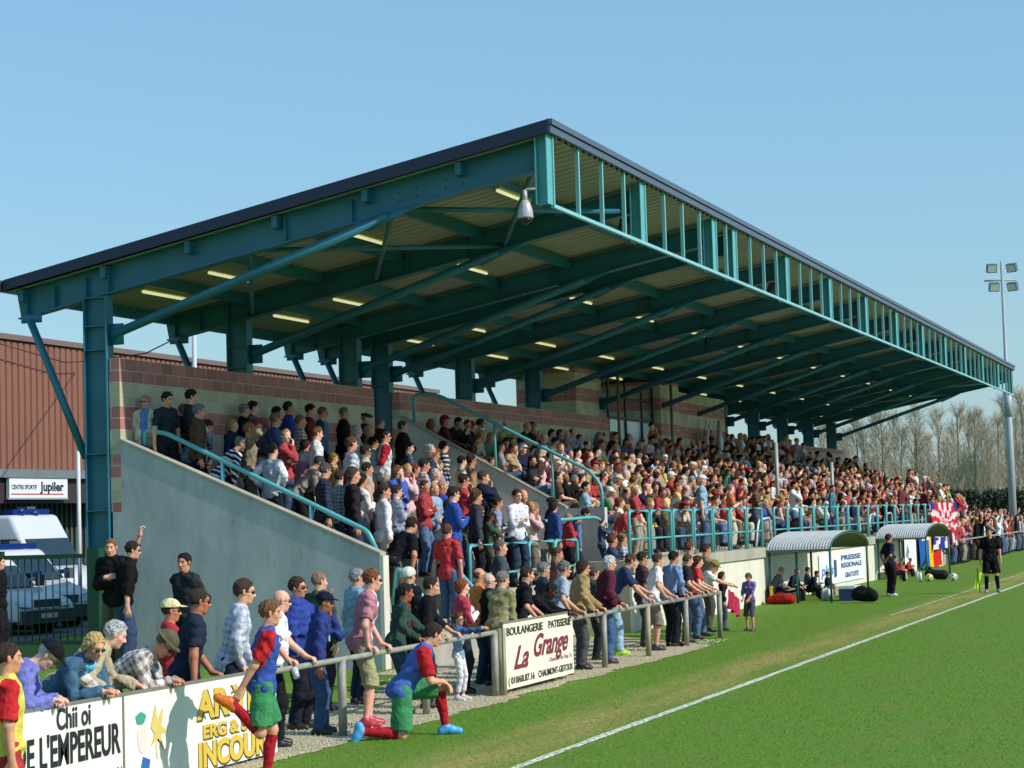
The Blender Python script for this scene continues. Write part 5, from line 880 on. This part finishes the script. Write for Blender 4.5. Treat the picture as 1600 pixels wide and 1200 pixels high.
for k, (u, v, Y, phi, lab, sk, look, ex) in enumerate(F):
    ex = dict(ex); rh = ex.pop('rh', None)
    if rh is not None: look['railhand'] = rh
    place(u, v, Y, phi, lab, sk, look, group=G1, **ex)
# a plastic cup held by the bald person at the rail
p = ony(458, 1052, YF-.06); cup = tag(MB().tube([(0, 0, 0), (0, 0, .11)], [.032, .042], 14).build('plastic_cup', paint('clear_cup', '#b9c2c4', .15), None, True, (p[0], YF-.1, .74)), 'clear plastic cup held over the rail by the bald spectator in white', 'cup'); cup.rotation_euler = (R(-25), R(20), 0)
# people by the gate, at the left edge and on the grass
place(173, 841, -2.75, 175, 'cropped fair-haired person in black hooded sweater with folded arms by the gate post', dict(pose='crossed', hy=20), dict(top='#17161a', hair='buzz', hairc='#7a5238', skin='#cf9478', legs='#5c6040', thick=.032, b=1.1, top2='#17161a'), zg=.42, h=1.82)
place(208, 845, -3.05, -60, 'person in black sweater and blue jeans raising a fist beside the end wall', dict(hy=0, H=('fist', 'side')), dict(top='#151519', sleeve=1.4, hair='short', hairc='#2c211a', glasses=1, skin='#cf9478', legs='#34496b', b=1.08, thick=.024), zg=.40, h=1.80)
place(288, 864, -3.7, 160, 'dark-haired person in charcoal zip jacket facing left against the end wall', dict(pose='back', hy=15), dict(top='#2a2e33', hair='short', hairc='#191410', skin='#bd8262', legs='#23262b', thick=.028), zg=.12)
place(-2, 868, -1.2, -70, 'person in black coat cut off by the left edge behind the gate', dict(hy=0), dict(top='#141418', hair='short', hairc='#2a2018', legs='#1a1b20', thick=.03), zg=.42, X=-3.0)
place(12, 1003, -9.55, -52, 'substitute player in yellow bib over red shirt at the lower left corner', dict(hy=0), dict(top='#c0282c', sleeve=.85, bib='#d8cc28', hair='buzz', hairc='#3a2a20', skin='#c48a68', legs='#b02326', legt=.9, legloose=.03, sock='#b02326', shoe='#1c1c20', b=1.05), fine=.008)
place(422, 937, -9.35, -60, 'player in royal blue bib and green shorts stretching by holding one foot behind', dict(hy=-2, lean=8, H=((-.34, -.16, .80), (-.3, 0, -.9), (0, 1, 0), .9) and (((-.10, .60, 1.0), (-.2, .9, -.5), (0, 0, -1), .5), ((-.28, -.13, .82), (-.4, 0, -.8), (0, 1, 0), 1.2)), feet=[(.0, .10, .08), (-.34, -.12, .80)], khint=[None, (.9, 0, -1.2)], toes=[(1, .1, 0), (-.75, 0, .55)]), dict(top='#b8252c', sleeve=.8, bib='#2b50a8', hair='short', hairc='#7c5234', skin='#cb9070', legs='#2f8a52', legt=.85, legloose=.035, sock='#a81f2c', shoe='#d86a1c'), fine=.0075)
place(682, 1000, -9.35, -58, 'player in royal blue bib, green shorts and red socks kneeling on one knee', dict(hy=14, hp=4, lean=34, pz=.50, px=-.02, twist=-6, H=(((.44, .10, .55), (.6, -.5, -.5), (0, 0, -1), .6), ((.42, -.0, .56), (.5, .4, -.6), (0, 0, -1), .6)), feet=[(.46, .12, .08), (-.46, -.12, .10)], khint=[(1, .1, .8), (.5, 0, -1)], toes=[(1, -.1, 0), (-.25, 0, -.9)]), dict(top='#b8252c', sleeve=.8, bib='#3a62b8', hair='short', hairc='#2f221b', skin='#cb9070', legs='#2f8a52', legt=.9, legloose=.04, sock='#a81f2c', shoe='#4aa0d8'), fine=.0075, h=1.80)
place(1168, 896, -8.35, 165, 'small child in violet t-shirt holding a red cloth at the railing end', dict(hy=10, hp=28, H=(((.28, .10, .92), (.9, 0, -.2), (0, 0, -1), .9), ((.26, -.06, .95), (.9, 0, -.2), (0, 0, -1), .9))), dict(top='#7a68b4', sleeve=1.2, sex='f', hair='bob', hairc='#6b4f38', skin='#c98e6e', legs='#55545c', legt=1.1, legloose=.03, shoe='#5a4c3c', b=.88))
V, Q = cloth(30, 24, .80, .34, 18, .05, 3); p = onz(1150, 1000); hp_ = ony(1146, 925, -8.4); tag(link('cloth', mesh_np('cloth', V, Q, M_CLOTH, np.tile(lin('#a82c4a'), (len(V), 1))), None, (hp_[0]-.15, -8.36, hp_[2]+.06)), 'red cloth stretched between the small child and the railing end', 'cloth').rotation_euler = (0, R(18), 0)
place(1388, 834, -8.56, -48, 'coach in navy polo and black trousers standing with hands behind the back', dict(pose='back', hy=2), dict(top='#1d2440', sleeve=.8, hair='short', hairc='#2f221b', skin='#b47a5c', legs='#15161c', shoe='#a8b0b8'), fine=.012)
place(1545, 824, -11.02, 190, 'assistant referee all in black holding a lime flag on the touchline', dict(hy=-5, hp=8, feet=[(.05, .17, .08), (0, -.13, .08)]), dict(top='#101114', sleeve=.8, pat='panel', top2='#16171b', hair='short', hairc='#3a2a20', skin='#c88e70', legs='#101114', legt=.95, legloose=.04, sock='#121316', shoe='#8a8d92'), fine=.012)
fp = ony(1527, 888, -11.12); fg = tag(empty('linesman_flag', (fp[0], fp[1], fp[2]-.78)), 'lime yellow flag on a short stick in the assistant referee\'s hand', 'flag'); link('stick', MB().tube([(0, 0, .78), (-.05, -.05, .18)], .012, 6).mesh('stick', M_DK), fg)
V, Q = cloth(16, 24, .14, .42, 20, .03, 2); o = link('flag_cloth', mesh_np('flag_cloth', V, Q, M_CLOTH, np.tile(lin('#b8e028'), (len(V), 1))), fg, (-.02, 0, .70)); o.rotation_euler = (0, R(14), R(-70))
SUB = [(1246, 888, -6.55, 'substitute in navy tracksuit sitting left-most in the near dugout', '#1c2440', 'sitlean', '#8a5c38'), (1262, 886, -6.4, 'person in teal top sitting just inside the near dugout', '#2c4a5a', 'sit', '#3a2a20'), (1277, 892, -6.9, 'substitute in dark tracksuit with a yellow armband in the near dugout', '#16203a', 'sitlean', '#2a1e18'), (1293, 893, -6.7, 'substitute in navy with knees drawn up beside the cool box', '#1a2238', 'sit', '#2a1e18'), (1222, 886, -6.35, 'grey-haired person on the bench at the back of the near dugout', '#6a6f76', 'sitlean', '#8a8a8c'),
       (1398, 868, -6.9, 'person in crimson top seated on the bench of the far dugout', '#a01f3c', 'sit', '#2a1e18'), (1411, 871, -6.8, 'person in red jacket and grey cap seated in the far dugout', '#c0302a', 'sitlean', '#55585c'), (1423, 872, -6.7, 'person in scarlet coat seated right of the grey cap', '#b8282c', 'sitlean', '#3a2a20'), (1448, 872, -6.9, 'goalkeeper in turquoise jersey sitting forward by the flags', '#2c9a8e', 'sitchin', '#2a1e18')]
for k, (u, v, Y, lab, tc_, ps, hc_) in enumerate(SUB):
    place(u, v, Y, -85+(k*37) % 50-20, lab, dict(pose=ps, hy=(k*23) % 40-20), dict(top=tc_, hairc=hc_, skin='#c88e70', legs='#171c2c' if k not in (3, 6) else '#c0a088', legt=2.0), fine=.014, zg=-.06, group='people in the dugouts', h=1.75 if False else None)
# ------------------------------------------------------------ standing terrace
T = [ # u, v, heading, pose, top, extra look, label piece
 (228, 617, -165, 'stand', '#d8d2b0', dict(top2='#5f86bc', pat='panel', hair='buzz', hairc='#b58a7c', glasses=1, b=1.18, belly=1, skin='#c98a7a', thick=.03), 'stout person in cream jacket over blue shirt with dark glasses'),
 (262, 612, -110, 'stand', '#26303a', dict(sleeve=.8, hairc='#1b1613'), 'young person in dark t-shirt against the block wall'),
 (300, 608, -60, 'stand', '#3c3532', dict(hairc='#241b15'), 'dark-haired person turned right against the block wall'),
 (288, 631, -65, 'pockets', '#1c1e22', dict(hairc='#5c6066', thick=.03), 'grey-haired person in black coat'), (312, 631, -55, 'stand', '#5a4030', dict(top2='#dcd8d0', pat='panel', hairc='#6c7078', thick=.026), 'grey-haired person in brown jacket with white shirt'),
 (327, 656, -15, 'stand', '#9aa8b6', dict(pat='plaid', top2='#24303e', hairc='#3a2418'), 'russet-haired person in grey check shirt seen from behind'), (382, 631, -62, 'stand', '#191e2a', dict(hairc='#7a7c80', thick=.026), 'grey-haired person in navy fleece'),
 (396, 626, -65, 'crossed', '#5c6e7c', dict(hairc='#241b16'), 'dark-haired person half hidden by the navy fleece'), (390, 660, -60, 'shade', '#8a7a60', dict(hairc='#8a5a38'), 'sandy-haired person with a hand at the face'),
 (378, 683, -40, 'stand', '#1d242c', dict(pat='stripe', top2='#d8dade', hairc='#6a6660', b=1.1), 'person in black and white striped polo'), (425, 693, -15, 'hips', '#9aa4b0', dict(top2='#e2e4ea', pat='sleeves', hairc='#2b2019', legs='#1c2028'), 'person in grey sleeveless hoodie over white sleeves'),
 (430, 645, -60, 'crossed', '#3c5a94', dict(sleeve=.8, hairc='#8a6a48', glasses=1, b=1.1, belly=.5), 'person in blue polo with folded arms'), (432, 635, -62, 'stand', '#2c6f9c', dict(hairc='#221a15'), 'person in teal-blue top behind the blue polo'),
 (450, 627, -64, 'crossed', '#263ea0', dict(hairc='#2b1f18'), 'person in cobalt blue sweatshirt'), (468, 648, -60, 'crossed', '#c9c6b4', dict(pat='plaid', top2='#3c3e46', hair='buzz', hairc='#8a5c3c'), 'person in black and cream check shirt'),
 (486, 631, -60, 'stand', '#7c2a28', dict(hairc='#16110f'), 'black-haired person in brick red top'), (505, 635, -75, 'stand', '#4e7aa4', dict(top2='#24424a', pat='sleeves', hair='buzz', hairc='#7a5a48', glasses=1, b=1.05), 'sunglassed person in blue shirt under teal jacket'),
 (496, 666, -58, 'stand', '#6e7a78', dict(top2='#e6e4e0', pat='half', hairc='#6a4428'), 'bearded person in grey and white top'), (478, 687, -30, 'stand', '#c88ab0', dict(sex='f', hair='pony', hairc='#3a1e1a', top2='#e4e0e6', pat='yoke', b=.92), 'ponytailed person in pink and white top'),
 (538, 636, -60, 'stand', '#17181c', dict(hairc='#8a6a5c', hair='buzz', thick=.026), 'person in black jacket with reddish crop'), (572, 645, -60, 'stand', '#2b2a2c', dict(hat='flat', hatc='#3a3a38', hair='ring', hairc='#8a8078', thick=.026), 'person in grey flat cap'),
 (594, 652, -60, 'pockets', '#33343a', dict(hairc='#6a6460', thick=.026), 'person in dark coat by the column'), (558, 664, -60, 'stand', '#d2c4b8', dict(sex='f', hair='bob', hairc='#bdb8ae'), 'silver-haired person in pale top'), (577, 664, -62, 'stand', '#b0866c', dict(sex='f', hair='bob', hairc='#b3956a'), 'fair-haired person in tan top'),
 (601, 671, -55, 'back', '#c9cdd6', dict(top2='#b02434', pat='sleeves', hairc='#241a15', glasses=1, legs='#b5ab92'), 'person in red jacket over pale blue shirt'), (629, 657, -60, 'crossed', '#1d1e22', dict(hairc='#4a4c50', thick=.03, legs='#1b1c22', b=1.05), 'person in black leather jacket by the dividing wall'),
 (548, 682, -58, 'stand', '#c2cad2', dict(hairc='#5c3a28'), 'brown-haired person in pale grey t-shirt'), (570, 695, -58, 'stand', '#b2acae', dict(hairc='#2b1c15', glasses=1), 'person with backpack straps and dark hair'), (582, 682, -60, 'stand', '#8fc4d0', dict(hairc='#15110f', glasses=1, b=1.05), 'person in aqua vest and glasses'),
 (503, 713, -50, 'crossed', '#3c3a38', dict(hairc='#3c3c3e', top='#8a8478'), 'person in stone coloured jacket and dark hair'), (522, 708, -50, 'stand', '#c8a858', dict(sex='f', hair='bob', hairc='#8a6828', b=.85), 'golden-haired child in mustard top'),
 (509, 723, -55, 'stand', '#20283c', dict(pat='plaid', top2='#3c4658', hairc='#4c4a4a', glasses=1, b=1.1), 'person in navy check jacket at the wall'), (532, 735, -45, 'stand', '#5a8494', dict(pat='plaid', top2='#dfe4e6', hairc='#3a2f28', glasses=1), 'person in teal check shirt holding the handrail'),
 (566, 740, -45, 'crossed', '#1d2438', dict(hair='bob', hairc='#1b1512', top2='#e6e2e2', pat='half', legs='#7f98b4'), 'person in navy and white sweater with jeans'), (574, 722, -60, 'stand', '#c09a86', dict(hairc='#2c2019'), 'person with tan face in beige shirt'), (552, 728, -55, 'stand', '#2a2226', dict(sex='f', hair='long', hairc='#4a342a'), 'long-haired person in dark brown top'),
 (600, 756, -50, 'stand', '#e8e2e4', dict(hairc='#3a2a20', legs='#c7c1b0'), 'person in white shirt and pale shorts'), (620, 757, -58, 'crossed', '#8a98ac', dict(hairc='#3a2a22', glasses=1, legs='#2c4468', b=1.1, belly=.6), 'person in blue-grey sweater, beige jacket round the waist'),
 (631, 728, -60, 'crossed', '#d8809c', dict(hair='buzz', hairc='#a87862', b=1.1), 'bald person in pink shirt'), (648, 724, -60, 'stand', '#7c2c3c', dict(hairc='#6a3c28'), 'auburn-haired person in claret shirt'), (636, 745, -60, 'crossed', '#c06a90', dict(sex='f', hair='bob', hairc='#8a6038', b=.88), 'fair child in magenta top'),
 (671, 694, -60, 'stand', '#2c3c5c', dict(hair='bob', hairc='#a8a8a8'), 'white-haired person in navy top'), (692, 689, -60, 'stand', '#3a4050', dict(pat='stripe', top2='#d0d0d4', hairc='#241a14'), 'person in navy top with white collar'), (680, 700, -60, 'stand', '#e0c490', dict(sex='f', hair='bob', hairc='#7c4a28'), 'auburn person in cream top'),
 (664, 716, -60, 'stand', '#c9c0cc', dict(hairc='#2a2424', pat='plaid', top2='#4c5878'), 'person in violet check shirt'), (686, 718, -55, 'crossed', '#7c94b4', dict(sex='f', hair='long', hairc='#6a5c50'), 'grey-brown haired person in denim blue'), (683, 731, -62, 'stand', '#d83e88', dict(hairc='#3a2822'), 'person in hot pink shirt'),
 (722, 712, -60, 'stand', '#8a9a8a', dict(hairc='#1d1613', top2='#e8e2d0', pat='half'), 'person in sage jacket over cream'), (737, 710, -62, 'stand', '#a07a58', dict(hairc='#2a1c14', glasses=1, hair='curly'), 'curly-haired person in camel shirt'), (725, 740, -60, 'phone', '#c42c38', dict(hairc='#2c211b', glasses=1), 'person in scarlet shirt holding a drink'),
 (755, 735, -60, 'chin', '#1c2440', dict(hairc='#4c3a30', b=1.15, thick=.03), 'person in midnight blue jacket bowing the head'), (691, 750, -60, 'stand', '#a03038', dict(hair='buzz', hairc='#b08a78', top2='#2c4cae', pat='sleeves'), 'bald person with blue jacket over one shoulder'), (708, 760, -60, 'crossed', '#2450b0', dict(hairc='#2b1f1a', glasses=1, b=1.1), 'person in bright blue shirt and sunglasses'),
 (645, 808, -30, 'stand', '#16181e', dict(sleeve=.8, hairc='#241a15', lean=38), 'person in black t-shirt bending forward'), (698, 818, -10, 'stand', '#c42430', dict(sleeve=.8, hairc='#5c3c28', b=.9, legs='#3f5f88'), 'boy in red t-shirt seen from behind'), (707, 803, -60, 'stand', '#4860a8', dict(hairc='#4c3424'), 'brown-haired person in blue scarf'),
 (718, 806, -60, 'phone', '#8fa8a8', dict(pat='plaid', top2='#e6e6de', hairc='#4a3020', sex='f'), 'person in patterned green shirt'), (752, 790, -55, 'crossed', '#46584a', dict(sex='f', hair='bob', hairc='#5a4030', thick=.026), 'person in olive parka'), (766, 800, -60, 'chin', '#3f5a4c', dict(hairc='#1c1512', skin='#6a4430'), 'person resting chin in hand beside the olive parka'),
 (778, 776, -62, 'stand', '#8a98b8', dict(sleeve=.8, hairc='#2a2019'), 'person in lavender t-shirt at the front rail'), (808, 764, -120, 'crossed', '#e2e4ec', dict(pat='plaid', top2='#c6cede', hairc='#3a281d'), 'smiling person in white shirt turned towards the camera'), (828, 785, -60, 'stand', '#e8e6ea', dict(sleeve=.8, hairc='#2a201c'), 'person in white t-shirt scratching the head'),
 (838, 786, -62, 'stand', '#c8b49c', dict(hairc='#8a7058'), 'fair person in light shirt behind the white t-shirt'), (862, 778, -58, 'stand', '#2f2b2c', dict(hat='cap', hatc='#1d2030', hair='ring', hairc='#8a8684', glasses=1, thick=.026), 'person in black cap and dark jacket'), (888, 802, -60, 'crossed', '#b81c2c', dict(hair='buzz', hairc='#a8806c', b=1.1, thick=.03), 'bald person in red fleece at the front rail'),
 (902, 805, -60, 'stand', '#5a7aa8', dict(hairc='#2c211b'), 'dark-haired person beside the red fleece'), (918, 795, -60, 'stand', '#e4e6ea', dict(hairc='#1b1512', top2='#2e66b4', pat='half'), 'person in white and blue football shirt'), (940, 808, -60, 'phone', '#4c5c7c', dict(hairc='#5a4434', b=.9), 'youngster in grey-blue top holding the rail'), (955, 815, -60, 'stand', '#3c4a6c', dict(hairc='#5a3a24', b=.85), 'small child in navy top'),
 (970, 818, -60, 'stand', '#5a6a94', dict(hairc='#8a6038', pat='plaid', top2='#d8dce6', b=.85), 'fair child in blue check shirt'), (780, 838, -62, 'stand', '#46505a', dict(hairc='#6a5a50'), 'person low behind the front rail in slate top'), (872, 855, -62, 'stand', '#8a5a58', dict(hairc='#5a3a34'), 'person with reddish hair behind the rail'),
 (640, 690, -60, 'stand', '#4a5668', dict(hairc='#2b2422'), 'person in slate blue shirt'), (703, 780, -60, 'stand', '#5c3a44', dict(hairc='#2a1c16', sex='f', hair='bob'), 'person in plum top'), (745, 765, -60, 'stand', '#3a3e4c', dict(hairc='#5a3a26', hair='curly'), 'curly person in charcoal top'),
]
ZT = lambda y: tread(y) if y > -5.0 else 0.0
SKINS = ['#cf9678', '#c98e6e', '#d8a488', '#b87c5c', '#c4886a']
used_base = []
for k, (u, v, phi, ps, top, look, lab) in enumerate(T):
    look = dict(look); ln_ = look.pop('lean', None); look['top'] = look.get('top', top); b_ = look.get('b', 1.0); small = b_ < .9; hh = (1.32 if small else 1.66 if look.get('sex') == 'f' else 1.76)+((k*37) % 9-4)*.012
    # walk up the steps until the sight line meets a head of this height standing on a tread
    best = None
    for j in range(8):
        for yo in (-.22, -.05, .12):
            Y = -.4-.7*j+yo
            if j == 7: Y = -5.35; 
            p = ony(u, v, Y); zt = ZT(Y-.02) if p[0] > 2.6 or Y > -3 else max(0, 1.65+(Y+2.85)*.59) if Y < -2.85 else ZT(Y)
            if p[0] < .32 or p[0] > (11.2 if Y > -4.9 else 30): continue
            e = abs(p[2]-zt-hh)
            if e < .25: e *= 1
            crowd = sum(max(0, .36-math.hypot(p[0]-a, Y-b2)) for a, b2 in used_base); sc_ = e+crowd*1.2
            if best is None or sc_ < best[0]: best = (sc_, Y, zt, p)
    if u < 240: Y = -.17; best = (0, Y, 2.85, ony(u, v, Y))
    if best is None: continue
    _, Y, zt, p = best; used_base.append((p[0], Y)); look.setdefault('legs', ['#2d3a52', '#24262c', '#3a4a68', '#5b5446', '#1d1f26'][k % 5]); look.setdefault('skin', SKINS[k % 5]); row = ['top', 'second', 'third', 'fourth', 'fifth', 'sixth', 'lowest'][min(6, max(0, round((-.4-Y)/.7)))]
    sk = dict(pose=ps, hy=(k*29) % 36-18, hp=(k*13) % 14-4)
    if ln_: sk['lean'] = ln_
    hz = p[2]-zt
    place(u, v, Y, phi, '%s, %s terrace step' % (lab, row), sk, look, zg=zt, fine=.0125, group='spectators standing on the terrace', h=hh if .80*hh < hz < hh*.93 and not ln_ else None)
FILL = []
gf = np.random.default_rng(33)
for j in range(7):
    x = .8+.25*(j % 2) if j < 4 else 3.3
    while x < 11.2:
        Y = -.5-.7*j
        if all(math.hypot(x-a, Y-b2) > .40 for a, b2 in used_base) and gf.random() < (0 if (x > 3.8 and Y > -2.9) or (x > 6.0 and Y > -4.2) else .42 if x < 3 else .7): FILL.append((x, Y, 2.85-.3*j, j, 'stand', x)); used_base.append((x, Y))
        x += .44
# ------------------------------------------------------------ seated crowd: shared figures coloured per copy
PROTO = {}
def proto(pose, hair, sex, hat, sleeve, fine=.021, hy=0, lean=None):
    key = (pose, hair, sex, hat, sleeve, fine, hy)
    if key in PROTO: return PROTO[key]
    j = skel(pose=pose, hy=hy, lean=lean); parts = person_parts(j, fine, hair=hair, sex=sex, hat=hat, sleeve=sleeve, seed=len(PROTO)+50); V = []; Q = []; mi = []; o = 0
    ci = {'body': 0, 'shirt': 1, 'jacket': 1, 'trousers': 2, 'shorts': 2, 'hair': 3, 'cap': 3, 'hat': 3, 'knitted_hat': 3, 'shoe': 4}
    for v, q, c, m, n in parts: V.append(v); Q.append(q+o); mi += [ci.get(n, 1)]*len(q); o += len(v)
    V, Q = np.concatenate(V), np.concatenate(Q); me = mesh_np('seated_person', V, Q, [F_SKIN, F_TOP, F_LEG, F_HAIR, F_SHOE], mi=mi); PROTO[key] = (me, V, Q, np.array(mi)); return PROTO[key]
CT = [('white', '#dcdadc'), ('cream', '#d2c8ae'), ('pale pink', '#d8a8b0'), ('pink', '#cc7090'), ('red', '#b0282e'), ('maroon', '#702434'), ('orange', '#d06c28'), ('yellow', '#d2bc48'), ('lime', '#9cb03c'), ('green', '#2c7a4c'), ('olive', '#5e6240'), ('teal', '#2c7480'), ('sky blue', '#86b0d0'), ('blue', '#2c54a4'), ('navy', '#1c2644'), ('grey', '#7c8088'), ('charcoal', '#2c2e34'), ('black', '#141518'), ('brown', '#5c4434'), ('tan', '#a88c64'), ('lilac', '#a890b8'), ('beige', '#b8ac94')]
WL = np.array([16, 8, 3, 3, 8, 6, 2, 3, 1, 2, 2, 2, 6, 4, 9, 7, 7, 9, 5, 5, 2, 5], float); WL /= WL.sum(); WR = np.array([11, 5, 3, 2, 16, 16, 2, 2, 1, 1, 1, 1, 4, 4, 10, 4, 6, 10, 4, 3, 1, 3], float); WR /= WR.sum()
HC = [('black-haired', '#171210'), ('dark-haired', '#2a1f18'), ('brown-haired', '#4a3324'), ('chestnut-haired', '#6a4228'), ('fair-haired', '#a4824e'), ('blond', '#c2a468'), ('grey-haired', '#85858a'), ('white-haired', '#bcbab6'), ('red-haired', '#8a4522')]
HW = np.array([3, 5, 6, 3, 3, 2, 4, 2.5, 1]); HW = HW/HW.sum()
SP = ['sit', 'sitlean', 'sitcross', 'sitclap', 'sitchin', 'sitshade', 'situp']; SPW = np.array([5, 5, 3, 1.2, 2.5, 1.2, .05]); SPW /= SPW.sum(); PD = {'sit': 'hands in lap', 'sitlean': 'leaning forward', 'sitcross': 'arms folded', 'sitclap': 'clapping', 'sitchin': 'chin in hand', 'sitshade': 'shading the eyes', 'situp': 'one arm raised', 'stand': 'standing', 'crossed': 'arms folded', 'cheer': 'cheering', 'chin': 'hand at mouth', 'pockets': 'hands in pockets'}
g = np.random.default_rng(12); seats = []
ROWN = ['top', 'second', 'third', 'fourth', 'fifth', 'sixth', 'front']
for j in range(7):
    x = 12.15+.2*(j % 2)
    while x < 61.3:
        if g.random() < .89-(.25 if x < 14.5 and j > 4 else 0) and not (26.7 < x < 29.6 and j == 0 and g.random() < .5): seats.append((x+g.normal(0, .05), seaty(j)+.02+g.normal(0, .05), seatz(j), j, 'sit', x))
        x += .50
for x in np.arange(9.4, 50, .9):   # a few people standing on the front walkway
    if g.random() < .13: seats.append((x, -5.45, 1.41, 6, 'stand', x))
for x in np.arange(39.5, 52, .62):
    if g.random() < .8: seats.append((x, -.30, 3.45, 0, 'stand', x))
for x in (36.3, 36.9, 38.2, 29.9): seats.append((x, -.35, 3.45, 0, 'stand', x))
far = []   # terrace and rail crowd past the end of the stand
for x in np.arange(50.8, 86, .48):
    for r_ in range(5):
        if g.random() < .82: far.append((x+g.normal(0, .12), -6.2+.65*r_+g.normal(0, .1), .0 if r_ == 0 else .18*r_*max(.0, 1-(x-50)/70), 7, 'stand', x))
for x in np.arange(61.8, 64.5, .55): far += [(x, -5+.7*r_, 1.2+.35*r_, 7, 'stand', x) for r_ in range(4)]
FS = set(id(c) for c in FILL); cand = FILL+seats+far; d_ = [np.hypot(c[0]-CAM[0], c[1]-CAM[1])+(0 if c[3] != 0 else 3) for c in cand]; order = np.argsort(d_); NIND = 300-NP[0]; sV = []; sQ = []; sC = []; so = 0; used = set()
def pick(c):
    right = c[0] > 34; ti = g.choice(len(CT), p=WR if right else WL); hi_ = g.choice(len(HC), p=HW); sex = 'f' if g.random() < .42 else 'm'; hair = g.choice(['long', 'bob', 'pony']) if sex == 'f' else g.choice(['short', 'short', 'short', 'ring', 'buzz']); hat = None
    if g.random() < .09: hat = 'cap'
    pose = g.choice(SP, p=SPW) if c[4] == 'sit' else g.choice(['stand', 'crossed', 'chin', 'pockets', 'cheer'], p=[.4, .3, .15, .1, .05]); return ti, hi_, sex, str(hair), hat, str(pose)
for n_, oi_ in enumerate(order):
    c = cand[oi_]; ti, hi_, sex, hair, hat, pose = pick(c); hy = [-34, -14, 8, 26][int(g.integers(4))]; ph = R(-90+g.normal(8, 17)); s = (1.0 if sex == 'm' else .95)*g.uniform(.92, 1.06)*(.78 if g.random() < .07 else 1); tcol = np.array(soften(lin(CT[ti][1]), .22))*g.uniform(.9, 1.22); hcol = np.array(lin(HC[hi_][1]))*g.uniform(.8, 1.2) if not hat else np.array(lin(g.choice(['#1c2030', '#d0c8b0', '#8a2430', '#e0dede']))); scol = np.array(lin(SKINS[int(g.integers(5))]))*(1.15, 1.2, 1.3)*g.uniform(.85, 1.1)*(.35 if g.random() < .03 else 1); lcol = np.array(lin(g.choice(['#3a4a66', '#2c2e36', '#4a5e80', '#6b6454', '#24262e', '#9a9280', '#5a7494', '#c2baaa'])))
    if n_ < NIND:
        me, *_ = proto(pose, hair, sex, hat, .8 if ti % 3 == 0 else 2.0, .0165, hy); o = link('person', me, None, (c[0], c[1], c[2])); o.rotation_euler = (0, 0, ph); o.scale = (s, s, s)
        for kk, vv in (('top', tcol), ('hair', hcol), ('skin', scol), ('legs', lcol), ('shoes', (.03, .028, .027))): o[kk] = [float(t) for t in vv]
        seat_no = int(round((c[5]-12)/.5))+1; ter = id(c) in FS; base = '%s spectator in %s, %s' % ('capped' if hat else 'bald' if hair == 'buzz' and False else HC[hi_][0], CT[ti][0], PD[pose]); lab = base+(', %s row, seat %d past dividing wall' % (ROWN[c[3]], seat_no) if c[4] == 'sit' else ', on the front walkway, %d m along' % (c[0]-9) if c[3] == 6 else ', at the back wall, %d m past the dividing wall' % (c[0]-11))
        if ter: lab = base+', %s terrace step, %.1f m from end wall' % (['top', 'second', 'third', 'fourth', 'fifth', 'sixth', 'lowest'][c[3]], c[0])
        if lab in used: lab += ' (right one)'
        if len(lab.replace('-', ' ').split()) > 15: lab = lab.replace(' spectator', '')
        used.add(lab); tag(o, lab, 'person', 'spectators standing on the terrace' if ter else 'spectators in the seats')
    else:
        me, V, Q, mi = proto(pose, hair, sex, hat, 2.0, .026, hy); a, b = math.cos(ph), math.sin(ph); W_ = np.stack([V[:, 0]*a-V[:, 1]*b, V[:, 0]*b+V[:, 1]*a, V[:, 2]], 1)*s+np.array(c[:3]); sV.append(W_); sQ.append(Q+so); so += len(V)
        cols = np.array([scol, tcol, lcol, hcol, (.03, .028, .027)]); vc = np.zeros((len(V), 3)); vc[Q.ravel()] = np.repeat(cols[mi], 4, 0); sC.append(vc)
if sV: tag(link('crowd', mesh_np('crowd', np.concatenate(sV), np.concatenate(sQ), M_CLOTH, np.concatenate(sC))), 'dense far part of the crowd filling the seats and the terrace beyond the stand', 'crowd', kind='stuff')
tag(MB().box(50.46, 88, -6.68, -6.62, .95, 1.0).build('crowd_rail', M_GALV), 'grey crowd rail on the far terrace past the end of the stand', 'railing')
# things carried into the front walkway
for k, (u, v) in enumerate(((1243, 815), (1385, 808))):
    p = ony(u, v, -5.55); V, Q, c, m, _ = sdf_part('b', [pc((-.3, 0, .3), (.3, 0, .34), .28, .26), pe((.2, 0, .5), (.2, .2, .2))], .025, M_CLOTH, lin('#15151a'), None, ripple=.008, fr=20); tag(link('equipment_bag', mesh_np('equipment_bag', V, Q, m, c), None, (p[0], -5.55, 1.41)), 'black equipment bag on the front walkway above the %s dugout' % ('nearer' if k == 0 else 'farther'), 'bag')
